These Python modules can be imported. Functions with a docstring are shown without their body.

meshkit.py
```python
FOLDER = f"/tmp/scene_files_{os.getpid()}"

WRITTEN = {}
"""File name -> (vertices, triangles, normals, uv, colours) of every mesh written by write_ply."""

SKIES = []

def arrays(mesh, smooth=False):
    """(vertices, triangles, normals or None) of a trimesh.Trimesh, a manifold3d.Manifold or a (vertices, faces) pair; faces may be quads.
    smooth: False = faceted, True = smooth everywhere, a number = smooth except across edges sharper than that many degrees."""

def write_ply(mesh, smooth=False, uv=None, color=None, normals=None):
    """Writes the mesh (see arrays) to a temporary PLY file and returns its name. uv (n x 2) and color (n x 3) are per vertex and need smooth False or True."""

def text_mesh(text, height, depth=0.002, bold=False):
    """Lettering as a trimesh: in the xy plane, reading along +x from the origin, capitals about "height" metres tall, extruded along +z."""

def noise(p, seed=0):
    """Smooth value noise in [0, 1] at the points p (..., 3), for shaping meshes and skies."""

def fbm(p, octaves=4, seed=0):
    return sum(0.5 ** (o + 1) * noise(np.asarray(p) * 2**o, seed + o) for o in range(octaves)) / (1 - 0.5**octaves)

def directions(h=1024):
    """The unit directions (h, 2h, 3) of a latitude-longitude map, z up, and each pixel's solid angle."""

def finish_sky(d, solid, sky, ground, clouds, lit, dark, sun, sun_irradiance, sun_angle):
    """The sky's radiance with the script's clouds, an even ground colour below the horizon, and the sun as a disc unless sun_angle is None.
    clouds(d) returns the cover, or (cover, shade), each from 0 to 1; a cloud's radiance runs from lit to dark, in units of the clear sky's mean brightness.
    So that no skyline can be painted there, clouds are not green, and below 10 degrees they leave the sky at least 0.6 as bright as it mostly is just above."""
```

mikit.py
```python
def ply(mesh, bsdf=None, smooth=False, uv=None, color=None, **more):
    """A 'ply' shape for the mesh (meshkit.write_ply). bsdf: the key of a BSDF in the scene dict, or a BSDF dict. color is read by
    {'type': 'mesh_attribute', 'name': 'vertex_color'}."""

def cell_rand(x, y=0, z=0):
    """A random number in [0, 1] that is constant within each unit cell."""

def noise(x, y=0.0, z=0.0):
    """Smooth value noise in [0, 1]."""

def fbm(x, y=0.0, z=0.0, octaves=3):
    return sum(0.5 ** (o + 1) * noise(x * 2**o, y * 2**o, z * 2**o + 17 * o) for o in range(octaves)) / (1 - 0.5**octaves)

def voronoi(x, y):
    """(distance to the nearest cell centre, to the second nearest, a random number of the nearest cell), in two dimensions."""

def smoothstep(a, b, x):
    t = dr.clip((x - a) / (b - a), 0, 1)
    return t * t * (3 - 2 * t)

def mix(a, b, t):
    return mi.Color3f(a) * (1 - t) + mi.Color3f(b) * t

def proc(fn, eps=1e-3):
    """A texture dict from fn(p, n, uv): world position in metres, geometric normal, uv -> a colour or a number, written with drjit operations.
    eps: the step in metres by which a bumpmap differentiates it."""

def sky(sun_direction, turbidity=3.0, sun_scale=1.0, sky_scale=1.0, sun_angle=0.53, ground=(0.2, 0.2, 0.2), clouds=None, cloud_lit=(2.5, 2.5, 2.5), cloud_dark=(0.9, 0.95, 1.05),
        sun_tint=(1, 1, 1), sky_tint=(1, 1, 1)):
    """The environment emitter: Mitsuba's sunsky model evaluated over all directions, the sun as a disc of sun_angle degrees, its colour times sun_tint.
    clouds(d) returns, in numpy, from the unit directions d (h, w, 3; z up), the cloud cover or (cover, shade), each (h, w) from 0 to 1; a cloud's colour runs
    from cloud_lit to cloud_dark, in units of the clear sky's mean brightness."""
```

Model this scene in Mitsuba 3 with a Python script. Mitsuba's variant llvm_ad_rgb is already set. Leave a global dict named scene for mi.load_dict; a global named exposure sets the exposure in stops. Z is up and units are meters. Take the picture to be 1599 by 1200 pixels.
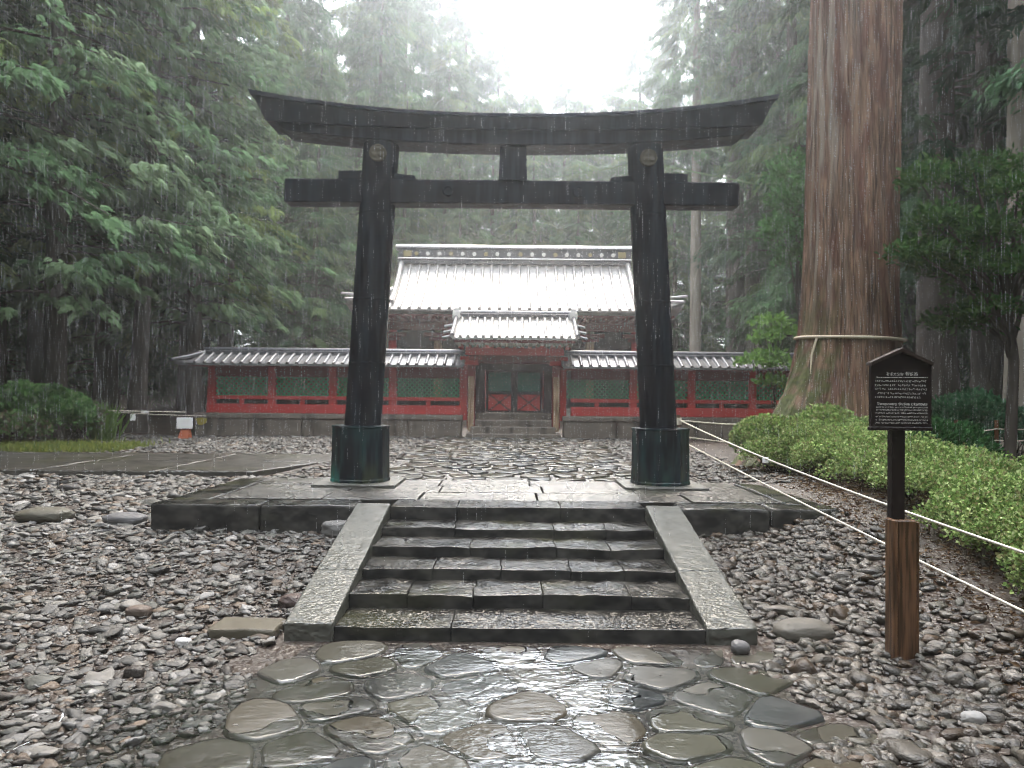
import math, random
import numpy as np, trimesh, manifold3d, drjit as dr, mitsuba as mi, mikit, meshkit
from mikit import proc, noise, fbm, voronoi, smoothstep, mix
from scipy.spatial import Voronoi
from shapely.geometry import Polygon, box as sbox
T = mi.ScalarTransform4f
PI = math.pi
scene, labels = {}, {}

# ------------------------------------------------------------------ camera, sky, exposure
EYE = np.array([0., 0., 1.6]); FPX = 1231.0
PITCH, ROLL = math.atan(20 / FPX), math.radians(0.55)
FW = np.array([0, math.cos(PITCH), math.sin(PITCH)])
U0 = np.array([0, -math.sin(PITCH), math.cos(PITCH)]); R0 = np.array([1., 0, 0])
RT = R0 * math.cos(ROLL) + U0 * math.sin(ROLL); UP = -R0 * math.sin(ROLL) + U0 * math.cos(ROLL)
scene['camera'] = {'type': 'perspective', 'fov': math.degrees(2 * math.atan(799.5 / FPX)), 'fov_axis': 'x', 'near_clip': 0.05, 'far_clip': 1000.0,
                   'to_world': T().look_at(origin=EYE.tolist(), target=(EYE + FW).tolist(), up=UP.tolist()),
                   'medium': {'type': 'ref', 'id': 'rain_mist'}}
scene['sky'] = mikit.sky((0.05, 0.45, 0.9), turbidity=6, sun_scale=0.15, sun_angle=25, clouds=lambda d: 1.0, cloud_lit=(2.36, 2.5, 2.68))
exposure = 4.4
scene['rain_mist'] = {'type': 'homogeneous', 'albedo': 0.96, 'sigma_t': 0.0067, 'phase': {'type': 'hg', 'g': 0.9}}


def at(px, py, d):
    """The point seen at a pixel of the 1599 x 1200 photograph on the upright plane d metres ahead."""
    v = FW + RT * (px - 799.5) / FPX + UP * (600 - py) / FPX
    return EYE + v * (d / v[1])


# ------------------------------------------------------------------ materials
def rgb(c): return {'type': 'rgb', 'value': list(c)}
def bs(key, d, bump=None, scale=1.0, two=True):
    if bump is not None: d = {'type': 'bumpmap', 'tex': bump, 'scale': scale, 'bsdf': d}
    scene[key] = {'type': 'twosided', 'bsdf': d} if two else d
def pr(color, rough=.5, spec=.5, **k):
    c = color if isinstance(color, dict) else rgb(color)
    return {'type': 'principled', 'base_color': c, 'roughness': rough, 'specular': spec, **k}
VC = {'type': 'mesh_attribute', 'name': 'vertex_color'}

def bronze_c(p, n, uv):
    s = fbm(p.x * 22, p.y * 22, p.z * 1.3)
    c = mix((.004, .005, .009), (.010, .018, .025), smoothstep(.35, .75, s))
    low = smoothstep(1.0, .62, p.z + .25 * noise(p.x * 9, p.y * 9, p.z * 2)) * smoothstep(-1.93, -2.0, p.x)
    c = mix(c, (.03, .30, .26), low)
    c = mix(c, (.015, .075, .068), smoothstep(1.26, 1.24, p.z) * smoothstep(.35, .7, fbm(p.x * 12, p.y * 12, p.z * 2.2)) * .38)
    moss = smoothstep(.95, .6, p.z) * smoothstep(.5, .72, fbm(p.x * 7, p.y * 7, p.z * 4)) * smoothstep(.5, .6, p.z)
    return mix(c, (.035, .045, .018), moss * .8)
bs('m_bronze', pr(proc(bronze_c), proc(lambda p, n, uv: .3 + .25 * noise(p.x * 18, p.y * 18, p.z * 2)), .3),
   proc(lambda p, n, uv: .5 * noise(p.x * 30, p.y * 30, p.z * 2.0) + .5 * noise(p.x * 60, p.y * 60, p.z * 40)), .004)
bs('m_gilt', pr((.30, .24, .12), .42, .5, metallic=.6))
bs('m_gilt_dull', pr((.075, .064, .042), .55, .4, metallic=.2))

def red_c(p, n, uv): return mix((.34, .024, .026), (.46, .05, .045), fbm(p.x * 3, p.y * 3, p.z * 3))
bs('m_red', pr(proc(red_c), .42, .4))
bs('m_red_shaded', pr((.12, .013, .014), .5, .3))  # darker red under the roofs, eave shade included in the colour
bs('m_lacquer', pr((.012, .011, .013), .35, .5))
bs('m_green', pr((.03, .30, .13), .45, .3))
bs('m_teal', pr((.02, .21, .155), .45, .3))
def roof_c(p, n, uv): return mix((.26, .255, .255), (.47, .455, .44), fbm(p.x * 2.5, p.y * 2.5, p.z * 5))
bs('m_roof', pr(proc(roof_c), .3, .9, metallic=.6))
bs('m_roof_fence', pr(proc(lambda p, n, uv: mix((.075, .073, .078), (.20, .195, .20), fbm(p.x * 3.5, p.y * 3.5, p.z * 6))), .24, .8, metallic=.35))
bs('m_roof_dark', pr((.09, .09, .10), .32, .6, metallic=.3))
def wood_c(p, n, uv): return mix((.12, .075, .045), (.34, .24, .155), smoothstep(.25, .75, fbm(p.x * 40, p.y * 40, p.z * 3)))
bs('m_wood', pr(proc(wood_c), .55, .3))
def stake_c(p, n, uv): return mix((.055, .028, .014), (.15, .075, .038), smoothstep(.3, .75, fbm(p.x * 60, p.y * 60, p.z * 4)))
bs('m_stake', pr(proc(stake_c), .4, .4), proc(lambda p, n, uv: noise(p.x * 90, p.y * 90, p.z * 6)), .003)
bs('m_board', pr((.012, .007, .007), .45, .3))
bs('m_white', pr((.86, .86, .85), .5, .3))
bs('m_print', pr((.46, .44, .42), .6, .2))
bs('m_rope', pr((.62, .58, .50), .7, .2))
bs('m_rope_tan', pr((.42, .36, .27), .8, .2))
bs('m_orange', pr((.34, .09, .04), .5, .3))

def stone_c(p, n, uv):
    c = mix((.008, .0075, .007), (.042, .039, .034), smoothstep(.3, .75, fbm(p.x * 7, p.y * 7, p.z * 9)))
    return mix(c, (.036, .036, .017), smoothstep(.55, .75, fbm(p.x * 3.1 + 9, p.y * 3.1, p.z * 5)) * .5)
ripple = lambda p, n, uv: .55 * fbm(p.x * 16 + 2 * noise(p.x * 3, p.y * 3), p.y * 40, p.z * 12) + .22 * noise(p.x * 55, p.y * 130, p.z * 50)
bs('m_stone_wet', pr(proc(stone_c), proc(lambda p, n, uv: .85 - .75 * smoothstep(.5, .9, n.z)), .5), proc(ripple), .016)
def pave_c(p, n, uv):
    c = mix((.022, .020, .018), (.065, .060, .053), fbm(p.x * 5, p.y * 5, p.z * 5))
    return mix(c, (.038, .037, .022), smoothstep(.5, .75, fbm(p.x * 1.3 + 4, p.y * 1.3)) * .5)
bs('m_pave_wet', pr(proc(pave_c), proc(lambda p, n, uv: .05 + .15 * smoothstep(.45, .7, fbm(p.x * 2, p.y * 3))), .8), proc(lambda p, n, uv: .8 * fbm(p.x * 9, p.y * 26, p.z) + .2 * noise(p.x * 40, p.y * 90, 0)), .034)
bs('m_flag', pr(VC, proc(lambda p, n, uv: .08 + .28 * smoothstep(.47, .66, fbm(p.x * 2.2 + 3, p.y * 2.2))), .7),
   proc(lambda p, n, uv: .6 * fbm(p.x * 14 + 3 * noise(p.x * 2, p.y * 2), p.y * 30 + 2 * noise(p.x * 5, p.y * 3), 0) + .1 * noise(p.x * 60, p.y * 120, 0)), .009)
bs('m_chisel', pr(proc(lambda p, n, uv: mix((.045, .045, .038), (.105, .102, .088), fbm(p.x * 12, p.y * 12, p.z * 12))), .3, .6),
   proc(lambda p, n, uv: .6 * noise(p.x * 24, p.y * 52, p.z * 30) + .4 * noise(p.x * 60, p.y * 110, p.z * 60)), .018)
bs('m_base_stone', pr(proc(lambda p, n, uv: mix(mix((.075, .062, .05), (.17, .145, .12), fbm(p.x * 4, p.y * 4, p.z * 7)), (.035, .03, .025),
    smoothstep(.55, .8, fbm(p.x * 5, p.y * 5, p.z * 1.2)))), .5, .4))
bs('m_pebble', pr(VC, proc(lambda p, n, uv: .36 + .4 * noise(p.x * 40, p.y * 40, p.z * 40)), .45), proc(lambda p, n, uv: noise(p.x * 110, p.y * 110, p.z * 110)), .004)
bs('m_cobble', pr(VC, proc(lambda p, n, uv: .24 + .36 * noise(p.x * 30, p.y * 30, p.z * 30)), .5), proc(lambda p, n, uv: noise(p.x * 130, p.y * 130, p.z * 130)), .004)
bs('m_soil', pr(proc(lambda p, n, uv: mix((.020, .014, .011), (.055, .040, .031), fbm(p.x * 6, p.y * 6))), proc(lambda p, n, uv: .2 + .35 * fbm(p.x * 5, p.y * 5)), .5),
   proc(lambda p, n, uv: fbm(p.x * 25, p.y * 25)), .03)
bs('m_water', pr((.030, .026, .019), .045, .8), proc(lambda p, n, uv: .5 * fbm(p.x * 12 + 3 * noise(p.x * 3, p.y * 3), p.y * 32 + 3 * noise(p.x * 2, p.y * 4), 0) + .24 * noise(p.x * 34, p.y * 80, 0)), .028)

bs('m_film', {'type': 'thindielectric', 'int_ior': 1.45, 'ext_ior': 1.0}, proc(lambda p, n, uv: .55 * fbm(p.x * 9 + 3 * noise(p.x * 3, p.y * 3), p.y * 17 + 3 * noise(p.x * 2, p.y * 4), 0) + .10 * noise(p.x * 40, p.y * 60, 0)), .015, two=False)
bs('m_grit', pr(proc(lambda p, n, uv: mix((.018, .015, .011), (.075, .064, .05), voronoi(p.x * 60, p.y * 60)[2])), .45, .4), proc(lambda p, n, uv: voronoi(p.x * 60, p.y * 60)[0]), .012)

def cedar_c(p, n, uv):
    a = dr.atan2(p.y - 13.0, p.x - 5.55)
    w = a + .05 * noise(a * 7, p.z * 1.3, 3.) + .02 * noise(a * 20, p.z * 4., 5.)
    f = .55 * fbm(w * 24, p.z * .9, 1.5) + .45 * fbm(w * 64, p.z * 3.5, 4.5)
    c = mix((.036, .020, .015), (.29, .175, .112), smoothstep(.25, .75, f))
    c = mix(c, (.11, .045, .03), smoothstep(.5, .66, fbm(a * 4 + 1, p.z * 1.7, 2.)) * .75)
    c = c * (.45 + .95 * fbm(a * 5 + 2, p.z * 1.6, 9.))
    c = mix(c, (.30, .26, .215), smoothstep(.45, .7, fbm(w * 9 + 5, p.z * .7, 4.)) * smoothstep(-1.4, -2.6, a) * smoothstep(2.2, 3.6, p.z) * .6)
    moss = smoothstep(.42, .62, fbm(a * 6, p.z * 1.2, 7.) + .35 * smoothstep(-2.0, -2.9, a) + .25 * smoothstep(2.2, 1.0, p.z) - .12) * smoothstep(4.2, 1.6, p.z) * smoothstep(-1.7, -2.5, a)
    return mix(c, mix((.032, .036, .010), (.075, .088, .022), noise(p.x * 22, p.y * 22, p.z * 22)), moss * smoothstep(.3, .55, fbm(p.x * 6, p.y * 6, p.z * 5)))
bs('m_cedar', pr(proc(cedar_c), .6, .3), proc(lambda p, n, uv: .6 * fbm(dr.atan2(p.y - 13.0, p.x - 5.55) * 34, p.z * 1.6, 2.) + .4 * noise(dr.atan2(p.y - 13.0, p.x - 5.55) * 80, p.z * 7, 1.)), .06)
bs('m_bark', pr(proc(lambda p, n, uv: mix((.020, .016, .014), (.085, .068, .058), fbm(p.x * 11, p.y * 11, p.z * 1.2))), .7, .3))
bs('m_bark_pale', pr(proc(lambda p, n, uv: mix((.10, .085, .07), (.34, .30, .25), fbm(p.x * 12, p.y * 12, p.z * 1.0))), .7, .3))
def leafm(key, rough=.4, trans=.6, eta=1.45):
    bs(key, {'type': 'principledthin', 'base_color': VC, 'roughness': rough, 'diff_trans': trans, 'spec_trans': 0.0, 'eta': eta}, two=False)
leafm('m_leaf', .34, .4); leafm('m_leaf_gloss', .25, .5, 1.6)
bs('m_drop', pr((.75, .77, .8), .2, .5))

# ------------------------------------------------------------------ mesh helpers
def cat(ms):
    vs, fs, o = [], [], 0
    for v, f in ms:
        vs.append(v); fs.append(np.asarray(f) + o); o += len(v)
    return np.vstack(vs), np.vstack(fs)
BOXV = np.array([[x, y, z] for x in (-.5, .5) for y in (-.5, .5) for z in (-.5, .5)])
BOXF = np.array([[0, 1, 3], [0, 3, 2], [4, 6, 7], [4, 7, 5], [0, 4, 5], [0, 5, 1], [2, 3, 7], [2, 7, 6], [0, 2, 6], [0, 6, 4], [1, 5, 7], [1, 7, 3]])
def bx(x0, x1, y0, y1, z0, z1):
    return BOXV * [x1 - x0, y1 - y0, z1 - z0] + [(x0 + x1) / 2, (y0 + y1) / 2, (z0 + z1) / 2], BOXF
def cbx(x0, x1, y0, y1, z0, z1, c=.012):
    """A box with chamfered edges."""
    h = np.array([x1 - x0, y1 - y0, z1 - z0]) / 2
    c = min(c, h.min() * .45)
    pts = np.array([[sx * (h[0] - c * (k != 0)), sy * (h[1] - c * (k != 1)), sz * (h[2] - c * (k != 2))] for sx in (-1, 1) for sy in (-1, 1) for sz in (-1, 1) for k in range(3)])
    m = trimesh.convex.convex_hull(pts)
    return np.array(m.vertices) + [(x0 + x1) / 2, (y0 + y1) / 2, (z0 + z1) / 2], np.array(m.faces)
def rotated(m, axis, ang, about=(0, 0, 0)):
    R = trimesh.transformations.rotation_matrix(ang, axis)[:3, :3]
    return (m[0] - about) @ R.T + about, m[1]
def rough_block(x0, x1, y0, y1, z0, z1, res=.08, amp=.012, r=.02, seed=0, freq=6.0):
    """A hewn stone: rounded box, refined, its faces uneven."""
    h = np.array([x1 - x0, y1 - y0, z1 - z0]) / 2
    r = min(r, h.min() * .6)
    s = manifold3d.Manifold.sphere(r, 8)
    hull = manifold3d.Manifold.batch_hull([s.translate([sx * (h[0] - r), sy * (h[1] - r), sz * (h[2] - r)]) for sx in (-1, 1) for sy in (-1, 1) for sz in (-1, 1)])
    m = hull.refine_to_length(res).to_mesh()
    v = np.array(m.vert_properties[:, :3], float); f = np.array(m.tri_verts)
    c = np.array([(x0 + x1) / 2, (y0 + y1) / 2, (z0 + z1) / 2])
    q = (v + c) * freq + seed * 7.3
    d = np.stack([meshkit.fbm(q, 3, k) - .5 for k in (1, 2, 3)], -1)
    return v + c + d * 2 * amp, f
def tube(pts, radii, sides=8, cap=True):
    p = np.asarray(pts, float); n = len(p); radii = np.broadcast_to(radii, (n,))
    t = np.gradient(p, axis=0); t /= np.linalg.norm(t, axis=1, keepdims=True) + 1e-12
    ref = np.array([0, 0, 1.]) if np.abs(t[:, 2]).mean() < .8 else np.array([1., 0, 0])
    a = np.cross(t, ref); a /= np.linalg.norm(a, axis=1, keepdims=True); b = np.cross(t, a)
    g = np.arange(sides) * 2 * PI / sides
    v = (p[:, None] + radii[:, None, None] * (np.cos(g)[None, :, None] * a[:, None] + np.sin(g)[None, :, None] * b[:, None])).reshape(-1, 3)
    i, j = np.meshgrid(np.arange(n - 1), np.arange(sides), indexing='ij')
    q = np.stack([i * sides + j, (i + 1) * sides + j, (i + 1) * sides + (j + 1) % sides, i * sides + (j + 1) % sides], -1).reshape(-1, 4)
    f = np.vstack([q[:, [0, 1, 2]], q[:, [0, 2, 3]]])
    if cap:
        v = np.vstack([v, p[:1], p[-1:]]); k = np.arange(sides)
        f = np.vstack([f, np.stack([k, (k + 1) % sides, k * 0 + n * sides], 1), np.stack([(n - 1) * sides + (k + 1) % sides, (n - 1) * sides + k, k * 0 + n * sides + 1], 1)])
    return v, f
def lathe(prof, cx, cy, sides=24, rot=0.0, top=None):
    """prof: (radius, z) from the bottom up; top = (cx, cy) of the upper end for a leaning axis."""
    prof = np.asarray(prof, float); z0, z1 = prof[0, 1], prof[-1, 1]
    top = top or (cx, cy)
    rings = []
    for r, z in prof:
        u = (z - z0) / (z1 - z0); g = np.arange(sides) * 2 * PI / sides + rot
        rings.append(np.stack([cx + (top[0] - cx) * u + r * np.cos(g), cy + (top[1] - cy) * u + r * np.sin(g), np.full(sides, z)], 1))
    n = len(prof); v = np.vstack(rings)
    i, j = np.meshgrid(np.arange(n - 1), np.arange(sides), indexing='ij')
    q = np.stack([i * sides + j, i * sides + (j + 1) % sides, (i + 1) * sides + (j + 1) % sides, (i + 1) * sides + j], -1).reshape(-1, 4)
    f = np.vstack([q[:, [0, 1, 2]], q[:, [0, 2, 3]]])
    v = np.vstack([v, [[cx, cy, z0]], [[top[0], top[1], z1]]]); k = np.arange(sides)
    f = np.vstack([f, np.stack([(k + 1) % sides, k, k * 0 + n * sides], 1), np.stack([(n - 1) * sides + k, (n - 1) * sides + (k + 1) % sides, k * 0 + n * sides + 1], 1)])
    return v, f
def loft(secs):
    """Closed sections (m, k, 3) joined into one solid with end caps."""
    s = np.asarray(secs, float); m, k = s.shape[:2]
    i, j = np.meshgrid(np.arange(m - 1), np.arange(k), indexing='ij')
    q = np.stack([i * k + j, (i + 1) * k + j, (i + 1) * k + (j + 1) % k, i * k + (j + 1) % k], -1).reshape(-1, 4)
    f = np.vstack([q[:, [0, 1, 2]], q[:, [0, 2, 3]]])
    v = np.vstack([s.reshape(-1, 3), s[0].mean(0)[None], s[-1].mean(0)[None]]); a = np.arange(k)
    f = np.vstack([f, np.stack([a, (a + 1) % k, a * 0 + m * k], 1), np.stack([(m - 1) * k + (a + 1) % k, (m - 1) * k + a, a * 0 + m * k + 1], 1)])
    return v, f
def prism(poly, y0, y1):
    """(x, z) outline extruded along y."""
    m = trimesh.creation.extrude_polygon(Polygon(poly), y1 - y0, engine='earcut')
    v = np.array(m.vertices)
    return np.stack([v[:, 0], y1 - v[:, 2], v[:, 1]], 1), np.array(m.faces)
def sheet(P):
    """A grid of points (m, k, 3) as an open surface."""
    m, k = P.shape[:2]
    i, j = np.meshgrid(np.arange(m - 1), np.arange(k - 1), indexing='ij')
    q = np.stack([i * k + j, (i + 1) * k + j, (i + 1) * k + j + 1, i * k + j + 1], -1).reshape(-1, 4)
    return P.reshape(-1, 3), np.vstack([q[:, [0, 1, 2]], q[:, [0, 2, 3]]])

used = {}
def numbered(key):
    n = used.get(key, -1) + 1; used[key] = n
    return key if n == 0 else f'{key}_{n:03d}'
def put(key, mesh, bsdf, smooth=False, label=None, cat=None, group=None, kind=None, color=None, raw=False):
    """ONE entry of the scene. A part's key is its holder's key + '__' + its own name."""
    key = key if raw else numbered(key)
    scene[key] = mikit.ply(mesh, bsdf, smooth, color=color)
    tag(key, label, cat, group, kind)
    return key
def tag(key, label=None, cat=None, group=None, kind=None):
    d = {k: v for k, v in dict(label=label, category=cat, group=group, kind=kind).items() if v}
    if d: labels[key] = d
def thing(name, label, cat, group=None):
    key = numbered(name); tag(key, label, cat, group); return key

rng = np.random.default_rng(11)
# ------------------------------------------------------------------ ground
def smooth01(a, b, x): t = np.clip((x - a) / (b - a), 0, 1); return t * t * (3 - 2 * t)
def gz(x, y):
    x, y = np.asarray(x, float), np.asarray(y, float)
    z = np.interp(y, [-60, 4.6, 5.2, 7.35, 10.0, 12, 20, 36, 70, 170], [0, 0, .06, .31, .49, .555, .57, .75, 3.5, 12])
    z = z + .26 * smooth01(2.0, 3.4, x) * (1 - smooth01(7.5, 12, y)) + .5 * smooth01(5, 16, x) * smooth01(5, 14, y) * (1 - smooth01(20, 40, y))
    z = z + .06 * (meshkit.fbm(np.stack([x * .5, y * .5, x * 0], -1), 3) - .5) * smooth01(1.5, 3.5, np.abs(x))
    return z
gx = np.unique(np.round(np.concatenate([np.linspace(-11, 11, 111), np.linspace(-140, 140, 81)]), 3))
gy = np.unique(np.round(np.concatenate([np.linspace(1, 22, 106), np.linspace(-60, 170, 70)]), 3))
X, Y = np.meshgrid(gx, gy, indexing='ij')
Z = gz(X, Y)
Z = np.where((X > -1.42) & (X < 1.55) & (Y > 5.0) & (Y < 9.7), np.minimum(Z, .02 + .2 * smooth01(7, 9, Y)), Z)   # bedding under the stairs and platform
gm = sheet(np.stack([X, Y, Z], -1)); gm = (gm[0], gm[1])
put('ground', gm, 'm_soil', True, 'dark wet soil of the shrine grounds', kind='structure')

# ------------------------------------------------------------------ gravel
def pebble_mass(pts, size, zs, sub, seed, pal, flat=.5, sharp=True):
    r = np.random.default_rng(seed); n = len(pts)
    b = trimesh.creation.icosphere(subdivisions=sub)
    bases = []
    for k in range(5):
        v = np.array(b.vertices); v = v * (1 + (.6 if sharp else .52) * (meshkit.noise(v * 1.5 + k * 9.1, k)[:, None] - .5) * 2)
        bases.append(v)
    kk = r.integers(0, 5, n); B = np.array(bases)[kk]
    sc = np.stack([size * r.uniform(.8, 1.25, n), size * r.uniform(.6, .95, n), size * flat * r.uniform(.6, 1.2, n)], -1)
    V = B * sc[:, None]
    a = r.uniform(0, 2 * PI, n); tx = r.normal(0, .2, n); ty = r.normal(0, .2, n)
    V = np.stack([V[..., 0], V[..., 1] * np.cos(tx)[:, None] - V[..., 2] * np.sin(tx)[:, None], V[..., 1] * np.sin(tx)[:, None] + V[..., 2] * np.cos(tx)[:, None]], -1)
    V = np.stack([V[..., 0] * np.cos(ty)[:, None] + V[..., 2] * np.sin(ty)[:, None], V[..., 1], -V[..., 0] * np.sin(ty)[:, None] + V[..., 2] * np.cos(ty)[:, None]], -1)
    V = np.stack([V[..., 0] * np.cos(a)[:, None] - V[..., 1] * np.sin(a)[:, None], V[..., 0] * np.sin(a)[:, None] + V[..., 1] * np.cos(a)[:, None], V[..., 2]], -1)
    V = V + np.stack([pts[:, 0], pts[:, 1], zs], -1)[:, None]
    F = (np.array(b.faces)[None] + (np.arange(n) * len(b.vertices))[:, None, None]).reshape(-1, 3)
    pal = np.array(pal); c = pal[r.integers(0, len(pal), n)] * r.uniform(.6, 1.35, n)[:, None]
    C = np.repeat(c[:, None], len(b.vertices), 1).reshape(-1, 3)
    return (V.reshape(-1, 3), F), C
PAL = [(.082, .076, .07), (.105, .096, .085), (.07, .065, .06), (.125, .114, .10), (.088, .064, .046), (.045, .036, .03), (.175, .165, .155), (.078, .075, .064)]
def free_of_stone(x, y):
    """Where gravel lies: not on stairs, platform, slab or paths."""
    m = ~((x > -1.5) & (x < 1.63) & (y > 4.75) & (y < 7.5))
    m &= ~((x > -3.3) & (x < 3.05) & (y > 7.4) & (y < 9.7))
    wob = .16 * np.sin(y * 5.1) + .1 * np.sin(y * 11.7)
    m &= ~((x > -1.42 + wob) & (x < 1.55 + wob) & (y < 5.3))
    m &= ~((np.abs(x) < 1.75 + wob) & (y > 9.5) & (y < 19.4))
    m &= ~((y > 10.45) & (y < 13.6) & (x < -3.2 + .38 * (y - 10.45) * .8))
    return m
def scatter(x0, x1, y0, y1, n, seed, ok):
    r = np.random.default_rng(seed); p = np.stack([r.uniform(x0, x1, n), r.uniform(y0, y1, n)], 1)
    return p[ok(p[:, 0], p[:, 1])]
def right_edge(y): return np.interp(y, [3, 4.5, 6, 7.3, 8, 9, 12], [3.0, 2.8, 2.85, 2.95, 3.4, 3.5, 3.4])
gl = []
for seed, reg, n, lo, hi, sub in ((1, (-5.6, -1.2, 2.9, 7.6), 13000, .013, .055, 1), (2, (1.3, 3.2, 2.9, 7.6), 4200, .026, .06, 1),
                                  (3, (-8.5, -2.2, 7.0, 10.6), 4200, .03, .075, 1), (4, (-10.5, 4.2, 9.4, 20.0), 27000, .03, .075, 0)):
    def ok(x, y, reg=reg): return free_of_stone(x, y) & (x < right_edge(y) + .4) & ~((x < -8.0) & (y > 13.2) & (y < 15.6)) & (y < 19.6)
    p = scatter(*reg, n, seed, ok); r = np.random.default_rng(seed + 50)
    p = p[r.random(len(p)) < np.clip((right_edge(p[:, 1]) + .3 - p[:, 0]) / .55, .04, 1)]
    s = lo + (hi - lo) * r.random(len(p)) ** (3.2 if seed == 1 else 2.4)
    s = s * np.where(r.random(len(s)) < .035, 1.7, 1.0)
    m, c = pebble_mass(p, s, gz(p[:, 0], p[:, 1]) + s * .12, sub, seed, np.array(PAL) * ([.70, .66, .61] if seed == 2 else [.98, 1, 1.02]) * (.8 if seed == 4 else .96), {2: .66, 4: .36}.get(seed, .46), seed != 2)
    gl.append((m, c))
put('gravel', cat([gl[k][0] for k in (0, 2, 3)]), 'm_pebble', True, 'wet grey gravel of flat chips covering the shrine forecourt', kind='stuff', color=np.vstack([gl[k][1] for k in (0, 2, 3)]))
put('river_cobbles', gl[1][0], 'm_cobble', True, 'dark rounded river cobbles right of the stairs', kind='stuff', color=gl[1][1])

def boulder(name, c, s, seed, bsdf, label, cat, rot=0.0, amp=.14, color=None, group=None):
    b = trimesh.creation.icosphere(subdivisions=3); v = np.array(b.vertices)
    v = np.sign(v) * np.abs(v) ** .8
    v = v * (1 + amp * 2 * (meshkit.fbm(v * 1.4 + seed * 5.7, 3, seed)[:, None] - .5)) * np.array(s)
    v, f = rotated((v, np.array(b.faces)), [0, 0, 1], rot)
    return put(name, (v + np.array(c), f), bsdf, True, label, cat, group, color=None if color is None else np.tile(color, (len(v), 1)))
def on_ground(px, py, y_guess):
    d = y_guess
    for _ in range(12):
        q = at(px, py, d); g = float(gz(q[0], q[1]))
        d *= (EYE[2] - g) / max(EYE[2] - q[2], .05)
    q = at(px, py, d); return q
q = on_ground(60, 818, 8); boulder('boulder', q + [0, .1, .06], (.26, .16, .085), 1, 'm_pebble', 'low rounded dark boulder farthest left on the gravel', 'boulder', color=(.065, .06, .045))
q = on_ground(187, 822, 8); boulder('boulder', q + [0, .1, .05], (.21, .12, .065), 2, 'm_pebble', 'smooth grey boulder just left of the platform corner stone', 'boulder', color=(.09, .088, .09))
q = on_ground(99, 768, 8); boulder('boulder', q + [0, .1, .03], (.13, .08, .05), 3, 'm_pebble', 'small dark rock below the edge of the long slab', 'rock', color=(.04, .036, .034))
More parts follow.
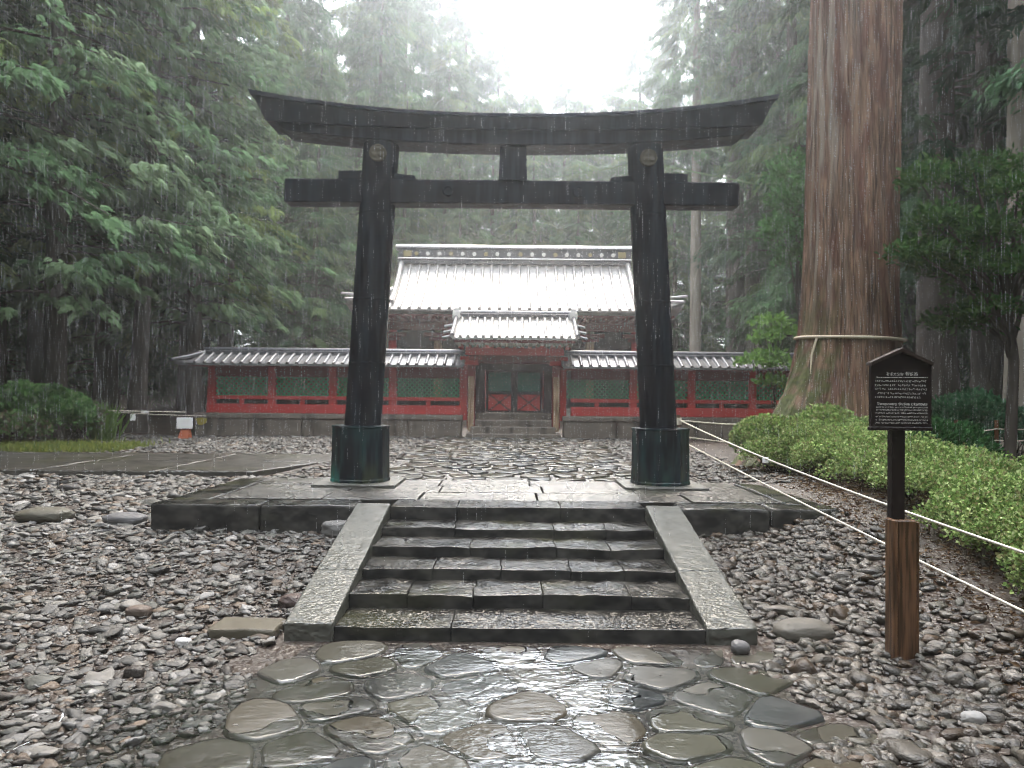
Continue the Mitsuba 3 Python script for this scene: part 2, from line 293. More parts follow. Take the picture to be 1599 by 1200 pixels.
q = on_ground(282, 1012, 5); boulder('cobble', q + [0, .04, .02], (.052, .036, .03), 4, 'm_pebble', 'pale almost white cobble alone on the left gravel', 'cobble', color=(.42, .41, .40))
q = on_ground(205, 1060, 4.6); boulder('cobble', q + [0, .04, .02], (.055, .04, .038), 5, 'm_pebble', 'blackish brown cobble nearest the front on the left gravel', 'cobble', color=(.03, .024, .02))
q = on_ground(452, 950, 5.3); boulder('rock', q + [0, .05, .03], (.085, .07, .055), 6, 'm_pebble', 'dark brown rock against the left sloping cheek stone', 'rock', color=(.05, .032, .028), amp=.25)
q = on_ground(528, 834, 6.9); boulder('rock', q + [.0, -.03, .05], (.15, .10, .085), 7, 'm_pebble', 'jagged grey rock leaning in the corner of platform and left cheek stone', 'rock', color=(.13, .125, .12), amp=.3)
q = on_ground(212, 965, 5.4); boulder('cobble', q + [0, .04, .03], (.085, .06, .045), 9, 'm_pebble', 'brown cobble lying in the middle of the left gravel', 'cobble', color=(.10, .075, .06))
q = on_ground(1262, 1003, 4.9); boulder('boulder', q + [0, .08, .04], (.19, .11, .085), 10, 'm_pebble', 'large rounded boulder sunk in gravel right of the right cheek stone', 'boulder', color=(.10, .09, .075))
q = on_ground(1158, 1022, 4.9); boulder('cobble', q + [0, .03, .03], (.058, .05, .046), 11, 'm_pebble', 'round grey cobble at the foot of the right cheek stone', 'cobble', color=(.12, .115, .115))
q = on_ground(1525, 1133, 4); boulder('cobble', q + [0, .03, .02], (.062, .04, .034), 12, 'm_pebble', 'pale grey cobble on the gravel nearest the lower right corner', 'cobble', color=(.26, .25, .24))
q = on_ground(388, 985, 5.1); put('stone_slab', rough_block(q[0] - .23, q[0] + .21, q[1] - .13, q[1] + .17, q[2] - .05, q[2] + .045, .05, .012, .02, 4), 'm_flag', True,
    'flat brownish slab lying in the gravel left of the stairs', 'stone slab', color=None) if False else None
m = rough_block(q[0] - .23, q[0] + .21, q[1] - .13, q[1] + .17, q[2] - .05, q[2] + .045, .05, .012, .02, 4)
put('stone_slab', m, 'm_pebble', True, 'flat brownish slab lying in the gravel left of the stairs', 'stone slab', color=np.tile((.07, .06, .042), (len(m[0]), 1)))

# ------------------------------------------------------------------ flagstone paths
def flagstones(holder, x0, x1, y0, y1, cell, seed, z_of, joint=.03, stretch=1.5, keep=lambda x, y: True, h=.03, rings=18):
    r = np.random.default_rng(seed)
    nx, ny = max(2, int((x1 - x0) / (cell * stretch))), max(2, int((y1 - y0) / cell))
    P = np.array([[x0 + (i + .5 + (.5 if j % 2 else 0) + r.uniform(-.34, .34)) * (x1 - x0) / nx, y0 + (j + .5 + r.uniform(-.34, .34)) * (y1 - y0) / ny] for i in range(-1, nx + 1) for j in range(-1, ny + 1)])
    vor = Voronoi(P)
    tones = [(.047, .045, .040), (.053, .049, .039), (.054, .046, .034), (.041, .043, .043), (.064, .060, .052), (.048, .046, .035)]
    for k, reg in enumerate(vor.point_region):
        idx = vor.regions[reg]
        if -1 in idx or not idx: continue
        if not (x0 < P[k, 0] < x1 and y0 < P[k, 1] < y1 and keep(*P[k])): continue
        poly = Polygon(vor.vertices[idx]).intersection(sbox(x0 - .25, y0 - .02, x1 + .25, y1 + .02)).buffer(-joint - .07).buffer(.07)
        if poly.is_empty or poly.geom_type != 'Polygon' or poly.area < .01: continue
        L = poly.exterior.length
        ring = np.array([poly.exterior.interpolate(L * t / rings).coords[0] for t in range(rings)])
        c = ring.mean(0); ring = c + (ring - c) * (1 + .09 * (meshkit.noise(np.c_[ring * 4, ring[:, 0] * 0 + seed]) - .5)[:, None])
        tilt = r.normal(0, .018, 2); dz = r.uniform(-.008, .010); col = np.array(tones[r.integers(len(tones))]) * r.uniform(.8, 1.2)
        layers = []
        for s_, zz in ((1.03, -.06), (1.0, -.012), (.965, h * .72), (.86, h * .93), (.5, h), (.2, h * 1.01)):
            q = c + (ring - c) * s_
            w = (meshkit.fbm(np.c_[q * 5, q[:, 0] * 0], 2, 3) - .5) * .014 * (zz > 0)
            layers.append(np.c_[q, z_of(q[:, 0], q[:, 1]) + zz + dz + (q - c) @ tilt + w])
        v = np.vstack(layers + [np.r_[c, z_of(c[0], c[1]) + h * 1.02 + dz][None]])
        n, m = rings, len(layers)
        i, j = np.meshgrid(np.arange(m - 1), np.arange(n), indexing='ij')
        qd = np.stack([i * n + j, i * n + (j + 1) % n, (i + 1) * n + (j + 1) % n, (i + 1) * n + j], -1).reshape(-1, 4)
        a = np.arange(n)
        f = np.vstack([qd[:, [0, 1, 2]], qd[:, [0, 2, 3]], np.stack([(m - 1) * n + a, (m - 1) * n + (a + 1) % n, a * 0 + m * n], 1)])
        put(holder + '__flagstone', (v, f), 'm_flag', True, color=np.tile(col, (len(v), 1)))
px_, py_ = np.meshgrid(np.linspace(-1.75, 1.85, 20), np.linspace(2.2, 5.06, 20), indexing='ij')
put('lower_path', sheet(np.stack([px_, py_, gz(px_, py_) * .5 + .004 - .03 * smooth01(1.3, 1.75, np.abs(px_ - .05))], -1)), 'm_grit', True, 'old flagstone path in front of the stairs', kind='structure')
flagstones('lower_path', -1.45, 1.62, 2.6, 5.02, .29, 5, lambda x, y: gz(x, y) * .5 + 0 * x, h=.020, joint=.012)
px_, py_ = np.meshgrid(np.linspace(-2.9, 2.3, 105), np.linspace(2.2, 5.045, 60), indexing='ij')
wz = gz(px_, py_) * .5 + .021 + .016 * (meshkit.fbm(np.stack([px_ * 1.6, py_ * 1.6, px_ * 0], -1), 3, 6) - .5) - .05 * smooth01(1.45, 2.6, np.abs(px_ + .2)) - .03 * smooth01(1.3, 1.9, px_) - .06 * smooth01(4.2, 5.0, py_) * smooth01(1.2, 1.6, np.abs(px_))
put('rain_water', sheet(np.stack([px_, py_, wz], -1)), 'm_film', True, 'thin film of running rainwater over the lower path', kind='structure')
px_, py_ = np.meshgrid(np.linspace(-1.8, 1.8, 14), np.linspace(9.7, 19.3, 30), indexing='ij')
put('approach_path', sheet(np.stack([px_, py_, gz(px_, py_) + .03], -1)), 'm_water', True, 'wet paved path between the gate and the stone platform', kind='structure')
flagstones('approach_path', -1.75, 1.75, 9.75, 19.3, .30, 8, lambda x, y: gz(x, y) + .018, h=.035, stretch=1.35, rings=12)

# ------------------------------------------------------------------ stairs
st = thing('stone_stairs', 'worn wet stone stairs with sloping cheek stones, water running down them', 'stairs')
EDGE = [5.05, 5.51, 5.97, 6.43, 6.89, 7.35]; ZT = [.125, .222, .295, .375, .452, .572]
SPLIT = [(0, .31, 1), (0, .165, .36, .57, .83, 1), (0, .22, .44, .67, .84, 1), (0, .33, .63, .82, 1), (0, .26, .63, .83, 1), (0, .255, .67, 1)]
SX0, SX1 = -1.10, 1.235
for k in range(6):
    back = EDGE[k + 1] + .1 if k < 5 else 7.85
    for a, b in zip(SPLIT[k][:-1], SPLIT[k][1:]):
        dy = rng.uniform(-.012, .010) * (k > 0); dz = rng.uniform(-.008, .004) * (0 < k < 5)
        x0, x1 = SX0 + (SX1 - SX0) * a + (.0012 if a else -.02), SX0 + (SX1 - SX0) * b - (.0012 if b < 1 else -.02)
        amp = .008 if k in (0, 5) else .021
        put(st + '__step_block', rough_block(x0, x1, EDGE[k] + dy, back, ZT[k] - .20, ZT[k] + dz, .05, amp, .007, k * 3, 5.5), 'm_stone_wet', 40)
def cheek(x0, x1, y0, z0, y1, z1, split):
    parts = []
    for a, b in ((0, split), (split, 1)):
        ya, yb, za, zb = y0 + (y1 - y0) * a, y0 + (y1 - y0) * b - (.006 if b < 1 else 0), z0 + (z1 - z0) * a, z0 + (z1 - z0) * b
        ms = rough_block(x0, x1, ya, yb, -.14, 0, .07, .005, .014, a * 5 + x0)
        v = ms[0].copy(); v[:, 2] += za + (v[:, 1] - ya) * (zb - za) / (yb - ya)
        parts.append(put(st + '__cheek_stone', (v, ms[1]), 'm_chisel', 40))
cheek(-1.435, -1.12, 5.02, .155, 7.36, .60, .36)
cheek(1.25, 1.575, 5.02, .145, 7.36, .60, .38)

# ------------------------------------------------------------------ platform under the torii, long slab at the left
pl = thing('stone_platform', 'low dark stone platform carrying the torii', 'platform')
Zp = .575
for i, (a, b, c, d) in enumerate(((-3.36, -2.35, 7.35, 7.75), (-2.34, -1.45, 7.36, 7.75), (1.59, 2.42, 7.35, 7.75), (2.43, 3.08, 7.38, 7.75),
                     (-3.34, -2.95, 7.76, 8.7), (-3.33, -2.95, 8.71, 9.72), (2.7, 3.06, 7.76, 9.6))):
    put(pl + '__edge_stone', rough_block(a, b, c, d, Zp - .36, Zp, .07, .014, .03, 30 + i, 6.), 'm_stone_wet', 40)
ys = [7.86, 8.5, 9.12, 9.74]
for j in range(3):
    xs = [-2.93] + sorted((np.linspace(-2.93, 2.68, 6)[1:-1] + rng.uniform(-.25, .25, 4)).tolist()) + [2.68]
    for a, b in zip(xs[:-1], xs[1:]):
        put(pl + '__paving_stone', rough_block(a + .006, b - .006, max(ys[j], 7.86 if -1.5 < (a + b) / 2 < 1.6 else 7.76) + .006, ys[j + 1] - .006, Zp - .14, Zp - .004 + rng.uniform(-.004, .004), .09, .006, .012, j * 7 + a, 5.), 'm_pave_wet', 40)
sl = thing('long_stone_slab', 'long wet stone pavement with a broken end left of the torii', 'stone pavement')
xl = [-12.5, -10.4, -8.2, -6.3, -4.7, -3.25]
for i, (a, b) in enumerate(zip(xl[:-1], xl[1:])):
    for j, (c, d) in enumerate(((10.45, 12.0), (12.01, 13.6))):
        bb = b if i < 4 else (-3.2 if j == 0 else -2.55)
        m = rough_block(a + .006, bb - .006, c, d, Zp - .30, Zp + .004 + rng.uniform(-.005, .005), .13, .012, .03, 60 + i * 2 + j, 4.)
        if i == 4:
            v = m[0].copy(); k = np.clip((v[:, 0] - a) / (bb - a), 0, 1); v[:, 0] += k * (.32 * (v[:, 1] - c) - (.05 if j else .2)); m = (v, m[1])
        put(sl + '__paving_slab', m, 'm_pave_wet', 40)

# ------------------------------------------------------------------ torii
tr = thing('torii_gate', 'dark bronze torii gate with upcurved double lintel standing over the stairs', 'torii gate')
YT = 9.25
for s in (-1, 1):
    bot, top = (s * 1.735 - .01, YT), (s * 1.553 - .012, YT)
    prof = [(.214, 1.2)]
    for zb in (1.98, 2.72):
        prof += [(.211, zb - .012), (.217, zb - .008), (.217, zb + .008), (.210, zb + .012)]
    prof += [(.209, 3.72), (.214, 3.725), (.214, 3.74), (.208, 3.745), (.208, 4.55)]
    pk = put(tr + '__pillar', lathe(prof, *bot, 40, 0, top), 'm_bronze', 35)
    zc = 4.42; uc = (zc - 1.2) / 3.3; cx = bot[0] + (top[0] - bot[0]) * uc
    zc = float(at(590 if s < 0 else 1011, 240 if s < 0 else 248, YT - .2)[2])
    crest = trimesh.creation.cylinder(.098, .05, sections=28); v = np.array(crest.vertices); v = np.stack([v[:, 0], v[:, 2], v[:, 1]], 1)
    ms = [(v * [1, 1, 1] + [cx, YT - .215, zc], np.array(crest.faces)[:, ::-1])]
    rim = trimesh.creation.torus(.088, .012, major_sections=28, minor_sections=6); v = np.array(rim.vertices); ms.append((np.stack([v[:, 0], v[:, 2], v[:, 1]], 1) + [cx, YT - .24, zc], np.array(rim.faces)[:, ::-1]))
    for k in range(3):                       # three leaves meeting in the middle
        g = PI / 2 + k * 2 * PI / 3
        lf = trimesh.creation.icosphere(subdivisions=2); v = np.array(lf.vertices) * [.034, .012, .03]
        ms.append((v + [cx + .045 * math.cos(g), YT - .241, zc + .045 * math.sin(g)], np.array(lf.faces)))
    put(pk + '__crest_disc', cat(ms), 'm_gilt_dull', 35, label='round bronze crest disc with three leaves')
    pd = put(tr + '__pedestal', lathe([(.345, .60), (.345, .63), (.338, .64), (.328, 1.225), (.336, 1.23), (.336, 1.248), (.325, 1.252)], s * 1.755 - .01, YT, 8, PI / 8 + s * .16), 'm_bronze')
    put(pd + '__plinth', rough_block(s * 1.755 - .48, s * 1.755 + .46, YT - .44, YT + .44, .50, .602, .09, .004, .012, s + 3), 'm_chisel', 40)
ub = np.linspace(-1, 1, 49)
def beam(levels, ys_f, ys_b):
    secs = []
    for u in ub:
        fr = [(hl * u - .012, y, z0 + (z1 - z0) * abs(u) ** 2.2) for (hl, z0, z1), y in zip(levels, ys_f)]
        bk = [(hl * u - .012, y, z0 + (z1 - z0) * abs(u) ** 2.2) for (hl, z0, z1), y in zip(levels, ys_b)]
        secs.append(fr + bk[::-1])
    v, f = loft(secs); return v, f[:, ::-1]
k1 = put(tr + '__kasagi_lintel', beam([(2.84, 4.675, 4.745), (2.86, 4.695, 4.765), (2.99, 4.80, 5.03), (3.02, 4.805, 5.035), (3.035, 4.838, 5.09), (2.98, 4.86, 5.115)],
     [YT - .24, YT - .25, YT - .275, YT - .30, YT - .30, YT - .05], [YT + .24, YT + .25, YT + .275, YT + .30, YT + .30, YT + .05]), 'm_bronze', 30)
put(tr + '__shimaki_lintel', beam([(2.62, 4.505, 4.645), (2.65, 4.52, 4.66), (2.75, 4.674, 4.74)], [YT - .185, YT - .20, YT - .20], [YT + .185, YT + .20, YT + .20]), 'm_bronze', 30)
zn0, zn1 = 3.84, 4.118
nk = put(tr + '__tie_beam', cbx(-2.67, 2.625, YT - .13, YT + .13, zn0, zn1, .012), 'm_bronze')
for x in (-.765, .745):
    c = trimesh.creation.cylinder(.062, .03, sections=20); v = np.array(c.vertices)
    t_ = trimesh.creation.torus(.05, .012, major_sections=20, minor_sections=6); w = np.array(t_.vertices)
    put(nk + '__boss', cat([(np.stack([v[:, 0], v[:, 2], v[:, 1]], 1) + [x, YT - .14, 3.98], np.array(c.faces)[:, ::-1]), (np.stack([w[:, 0], w[:, 2], w[:, 1]], 1) + [x, YT - .155, 3.98], np.array(t_.faces)[:, ::-1])]), 'm_bronze', 35)
put(tr + '__centre_strut', loft([[(-.165 - .012, YT - .15, zn1), (.165 - .012, YT - .15, zn1), (.165 - .012, YT + .15, zn1), (-.165 - .012, YT + .15, zn1)],
                                 [(-.15 - .012, YT - .14, 4.55), (.15 - .012, YT - .14, 4.55), (.15 - .012, YT + .14, 4.55), (-.15 - .012, YT + .14, 4.55)]]), 'm_bronze')
for s in (-1, 1):
    xc = s * 1.575 - .012
    for side, wd, h0, h1 in ((s, .27, .105, .10), (-s, .24, .075, .05)):
        a = xc + side * .19; b = xc + side * (.19 + wd)
        lo, hi = min(a, b), max(a, b); zl, zh = (h0, h1) if a < b else (h1, h0)
        put(tr + '__wedge', loft([[(lo, YT - .10, zn1), (lo, YT - .10, zn1 + zl), (lo, YT + .10, zn1 + zl), (lo, YT + .10, zn1)], [(hi, YT - .10, zn1), (hi, YT - .10, zn1 + zh), (hi, YT + .10, zn1 + zh), (hi, YT + .10, zn1)]]), 'm_bronze')

# ------------------------------------------------------------------ fence with tiled roof
def roof_side(holder, x0, x1, curve, pitch, r, ends=True, bs_='m_roof', th=.05, sides=8):
    """One slope: an even sheet under rows of round cover tiles. curve: (y, z) from ridge to eave."""
    c = np.array(curve)
    P = np.stack([np.c_[np.full(len(c), x), c] for x in (x0, x1)], 0)
    up, lo = P, P - [0, 0, th]
    secs = [np.vstack([up[i], lo[i][::-1]]) for i in (0, 1)]
    put(holder + '__roof_slope', loft(secs), bs_, 30)
    n = int(round((x1 - x0) / pitch))
    for i in range(n + 1):
        x = x0 + (x1 - x0) * i / n
        pts = np.c_[np.full(len(c), x), c[:, 0], c[:, 1] + r * .45]
        pts = np.vstack([pts, pts[-1] + [0, (c[-1, 0] - c[-2, 0]) * .02, -.002]])
        put(holder + '__cover_tile', tube(pts, r, sides), bs_, 50)
YF = 20.0
def lattice(x0, x1, z0, z1, y, gap=.105, w=.038, t=.018):
    ms = []
    for s, dy in ((1, 0), (-1, t + .002)):
        c0 = (x0 if s > 0 else x0) - (z1 - z0) * 1.0
        k = x0 - (z1 - z0)
        while k < x1:
            a = np.array([[k, z1], [k + (z1 - z0), z0]]) if s > 0 else np.array([[k, z0], [k + (z1 - z0), z1]])
            strip = Polygon([(a[0, 0] - w * .7, a[0, 1]), (a[0, 0] + w * .7, a[0, 1]), (a[1, 0] + w * .7, a[1, 1]), (a[1, 0] - w * .7, a[1, 1])]).intersection(sbox(x0, z0, x1, z1))
            if not strip.is_empty and strip.geom_type == 'Polygon' and strip.area > 1e-4:
                ms.append(prism(list(strip.exterior.coords)[:-1], y + dy, y + dy + t))
            k += gap
    return cat(ms)
def fence(name, label, xs, x_in, s):
    """xs: post centres; x_in: the gate end; s: -1 left, 1 right."""
    fe = thing(name, label, 'fence')
    x0, x1 = min(xs), max(xs)
    lo, hi = (x0 - .3, x_in) if s < 0 else (x_in, x1 + .3)
    for i, (a, b) in enumerate(zip(np.linspace(lo, hi, 6)[:-1], np.linspace(lo, hi, 6)[1:])):
        put(fe + '__base_block', rough_block(a + .004, b - .004, YF - .32, YF + .3, .42, 1.0, .14, .012, .02, i + 3 * s), 'm_base_stone', 40)
    put(fe + '__base_cap', rough_block(lo - .03, hi + .03, YF - .36, YF + .34, 1.0, 1.13, .2, .01, .02, 2 + s), 'm_base_stone', 40)
    if s < 0: put(fe + '__lichen', cat([(lambda b: (np.array(b.vertices) * [.15, .02, .13] * (1 + .4 * (meshkit.noise(np.array(b.vertices) * 2)[:, None] - .5)) + [lo + .16, YF - .33, .96], np.array(b.faces)))(trimesh.creation.icosphere(subdivisions=2))]), 'm_lichen', True, label='yellow lichen patch on the corner of the stone base')
    for x in xs: put(fe + '__post', cbx(x - .095, x + .095, YF - .095, YF + .095, 1.131, 2.42), 'm_red')
    put(fe + '__bottom_rail', cbx(lo + .2, hi, YF - .14, YF + .14, 1.131, 1.36), 'm_red')
    put(fe + '__middle_rail', cbx(lo + .2, hi, YF - .12, YF + .10, 1.475, 1.57), 'm_red')
    put(fe + '__top_rail', cbx(lo + .2, hi, YF - .085, YF + .085, 2.05, 2.44), 'm_red_shaded')  # darker than the posts: shade under the eave put into its red
    for a, b in zip(sorted(xs)[:-1], sorted(xs)[1:]):
        put(fe + '__strut', cbx((a + b) / 2 - .055, (a + b) / 2 + .055, YF - .07, YF + .07, 1.361, 1.474), 'm_red')
        put(fe + '__dark_gap_board', bx(a + .1, b - .1, YF + .02, YF + .04, 1.361, 1.474), 'm_lacquer')  # black board stands in for the dark open gaps between the rails
        put(fe + '__lattice', lattice(a + .095, b - .095, 1.571, 2.049, YF - .02, .125, .034), 'm_green', kind='stuff')
    # roof
    e0, e1 = (lo - .42, hi + .05) if s < 0 else (lo - .05, hi + .42)
    cur = [(YF - .06, 2.62), (YF - .28, 2.54), (YF - .48, 2.46), (YF - .62, 2.395), (YF - .72, 2.355)]
    if s < 0: e0r = e0 + .55; lo_r, hi_r = e0r, e1
    else: e1r = e1 - .55; lo_r, hi_r = e0, e1r
    roof_side(fe, lo_r, hi_r, cur, .228, .042, bs_='m_roof_fence')
    c = np.array(cur)
    bk = [np.vstack([np.c_[np.full(len(c), x), 2 * YF - c[:, 0], c[:, 1]], np.c_[np.full(len(c), x), 2 * YF - c[:, 0], c[:, 1] - .05][::-1]]) for x in (lo_r, hi_r)]
    put(fe + '__roof_slope', loft(bk), 'm_roof_fence', 30)
    # hipped end with a turned-up tip
    ex, xe = (e0, e0r) if s < 0 else (e1, e1r)
    hip = np.array([[[xe, YF, 2.62], [xe, YF - .06, 2.62], [xe, YF - .72, 2.355]], [[(xe + ex) / 2, YF, 2.48], [(xe + ex) / 2, YF - .3, 2.47], [(xe + ex) / 2, YF - .74, 2.36]], [[ex, YF, 2.37], [ex, YF - .4, 2.375], [ex, YF - .76, 2.40]]])
    b2 = hip.copy(); b2[..., 1] = 2 * YF - b2[..., 1]
    v, f = cat([sheet(hip), sheet(hip - [0, 0, .05]), sheet(b2), sheet(b2 - [0, 0, .05])])
    put(fe + '__roof_hip', (v, f), 'm_roof_fence', 30)
    put(fe + '__hip_ridge', tube([[xe, YF - .06, 2.66], [(xe * .5 + ex * .5), YF - .40, 2.53], [ex, YF - .77, 2.43]], [.06, .055, .045], 8), 'm_roof_fence', 50)
    put(fe + '__ridge', cat([cbx(lo_r, hi_r, YF - .11, YF + .11, 2.60, 2.70, .01), tube([[lo_r - .03, YF, 2.72], [hi_r, YF, 2.72]], .075, 10)]), 'm_roof_dark', 40)
    put(fe + '__soffit', cbx(lo_r - .2, hi_r, YF - .62, YF + .62, 2.30, 2.335, .005), 'm_red_shaded')
    return fe
bs('m_lichen', pr((.30, .24, .03), .7, .2))
lx = [float(at(p, 600, YF)[0]) for p in (332, 425.6, 520.6, 614, 724.5)]
rx = [float(at(p, 605, YF)[0]) for p in (876, 988, 1079, 1174, 1268)]
fence('tiled_fence', 'red fence with green lattice and tiled roof left of the gate', lx, -1.26, -1)
fence('tiled_fence', 'red fence with green lattice and tiled roof right of the gate', rx, 1.3, 1)
def side_fence(x, label):
    """The enclosure's side walls run back from the corners."""
    k = thing('side_fence', label, 'fence')
    put(k + '__base', rough_block(x - .3, x + .3, YF + .35, 35, .42, 1.1, .6, .01, .02, x), 'm_base_stone', 40)
    put(k + '__wall', cbx(x - .08, x + .08, YF + .3, 35, 1.1, 2.4), 'm_red_shaded')
    put(k + '__roof', loft([[(x - .75, y, 2.36), (x, y, 2.66), (x + .75, y, 2.36), (x, y, 2.56)] for y in (YF + .75, 35)]), 'm_roof_fence')
    put(k + '__ridge', tube([[x, YF + .2, 2.7], [x, 35, 2.7]], .08, 8), 'm_roof_dark', 50)
side_fence(lx[0], 'roofed side fence running back from the left corner'); side_fence(rx[-1], 'roofed side fence running back behind the big cedar')

# ------------------------------------------------------------------ gate
ga = thing('shrine_gate', 'small red gate with pale tiled roof and latticed double doors between the fences', 'gate')
GC = .09
GX = lambda px: float(at(px, 620, YF)[0])
def gz_(py, d=20.0): return float(at(806, py, d)[2])
cur = [(19.96, 3.62), (19.72, 3.45), (19.45, 3.28), (19.18, 3.13), (18.93, 3.02)]
gl0, gl1 = GX(707) + .0, GX(900) - .02
roof_side(ga, gl0 + .05, gl1 - .05, cur, .187, .042)
c = np.array(cur)
put(ga + '__roof_slope', loft([np.vstack([np.c_[np.full(5, x), 2 * YF - c[:, 0], c[:, 1]], np.c_[np.full(5, x), 2 * YF - c[:, 0], c[:, 1] - .05][::-1]]) for x in (gl0, gl1)]), 'm_roof', 30)
put(ga + '__ridge', cat([cbx(gl0 + .08, gl1 - .08, 19.86, 20.14, 3.58, 3.70, .01), tube([[gl0 + .05, 20, 3.72], [gl1 - .05, 20, 3.72]], .07, 10)]), 'm_roof_dark', 40)
for x in (gl0 + .08, gl1 - .08):
    rg = put(ga + '__ridge_end', cat([cbx(x - .1, x + .1, 19.82, 20.18, 3.56, 3.76, .02), cbx(x - .07, x + .07, 19.84, 20.16, 3.76, 3.84, .02)]), 'm_white_tile')
    sgn = -1 if x < 0 else 1
    put(ga + '__verge_ridge', tube([[x, 19.9, 3.62], [x + sgn * .02, 19.45, 3.34], [x + sgn * .04, 18.95, 3.07]], .06, 8), 'm_roof_fence', 50)
    put(ga + '__verge_tile', cat([tube([[x + sgn * (.05 + .0), y, z], [x + sgn * .27, y - .02, z - .05]], .035, 8) for y, z in ((19.6, 3.38), (19.3, 3.21), (19.02, 3.06))]), 'm_roof_fence', 50, kind='stuff')
bs('m_white_tile', pr((.55, .54, .52), .4, .5))
put(ga + '__eave_board', cbx(gl0 + .1, gl1 - .1, 18.99, 19.05, 2.90, 2.985), 'm_red_shaded')
for i in range(15):
    x = gl0 + .22 + (gl1 - gl0 - .44) * i / 14
    rf = put(ga + '__rafter', cbx(x - .04, x + .04, 19.0, 20.2, 2.80, 2.89, .005), 'm_red')
    put(rf + '__end_cap', cbx(x - .042, x + .042, 18.985, 18.999, 2.80, 2.89, .003), 'm_gilt_dull')
put(ga + '__beam', cbx(gl0 + .35, gl1 - .35, 19.25, 19.45, 2.62, 2.79), 'm_red'); put(ga + '__beam', cbx(gl0 + .42, gl1 - .42, 19.5, 20.1, 2.44, 2.79), 'm_red_shaded')
for x in (GX(737), GX(867)):
    pt = put(ga + '__pillar', cbx(x - .10, x + .10, 19.55, 19.75, .8, 2.62), 'm_red_shaded')
    put(pt + '__weather_board', cbx(x - .075, x + .075, 19.52, 19.549, .74, 2.1, .008), 'm_wood', label='pale weathered board on the lower pillar')
    put(ga + '__bracket', cat([cbx(x - .28, x + .28, 19.5, 19.62, 2.5, 2.6), cbx(x - .17, x + .17, 19.48, 19.64, 2.38, 2.5)]), 'm_red')
for x0, x1 in ((GX(742), GX(757)), (GX(849), GX(863))):
    put(ga + '__door_post', cbx(x0, x1, 20.1, 20.3, .95, 2.5), 'm_lacquer')
put(ga + '__lintel', cbx(GX(740), GX(864), 20.08, 20.32, 2.28, 2.46), 'm_lacquer')
put(ga + '__tie', cbx(GX(757), GX(849), 20.1, 20.25, 2.42, 2.5), 'm_wood_dull')
bs('m_wood_dull', pr((.09, .07, .06), .5, .3))
dz0, dz1, dm = 1.20, 2.279, 1.70
for x0, x1 in ((GX(758), GX(802)), (GX(804), GX(848))):
    dk = put(ga + '__door', cat([cbx(x0, x0 + .07, 20.15, 20.23, dz0, dz1), cbx(x1 - .07, x1, 20.15, 20.23, dz0, dz1), cbx(x0 + .07, x1 - .07, 20.15, 20.23, dz0, dz0 + .05), cbx(x0 + .07, x1 - .07, 20.15, 20.23, dz1 - .06, dz1), cbx(x0 + .07, x1 - .07, 20.15, 20.23, dm - .04, dm + .04)]), 'm_lacquer')
    put(dk + '__lattice', lattice(x0 + .07, x1 - .07, dm + .04, dz1 - .06, 20.16, .085, .03), 'm_teal', kind='stuff')
    put(dk + '__backing', bx(x0 + .07, x1 - .07, 20.21, 20.222, dm + .04, dz1 - .06), 'm_dark_green')
    put(dk + '__panel', bx(x0 + .07, x1 - .07, 20.18, 20.20, dz0 + .05, dm - .04), 'm_red')
    a, b, za, zb = x0 + .075, x1 - .075, dz0 + .055, dm - .045
    put(dk + '__cross_brace', cat([prism([(a, za), (a + .05, za), (b, zb), (b - .05, zb)], 20.165, 20.179), prism([(b - .05, za), (b, za), (a + .05, zb), (a, zb)], 20.1625, 20.1645)]), 'm_lacquer')
bs('m_dark_green', pr((.008, .03, .025), .5, .3))
for x0, x1, s in ((GX(718), GX(733), -1), (GX(868), GX(884), 1)):
    put(ga + '__side_panel', cbx(x0, x1, 19.9, 20.0, 1.0, 2.4), 'm_red')
for i, (x0, x1, y0, za, zb) in enumerate(((731, 873, 19.05, .45, .70), (737, 866, 19.35, .6, .86), (742, 862, 19.65, .7, 1.02), (744, 860, 20.02, .8, 1.19))):
    put(ga + '__step', rough_block(GX(x0), GX(x1), y0, 20.4, za, zb, .15, .012, .02, i), 'm_base_stone', 40)

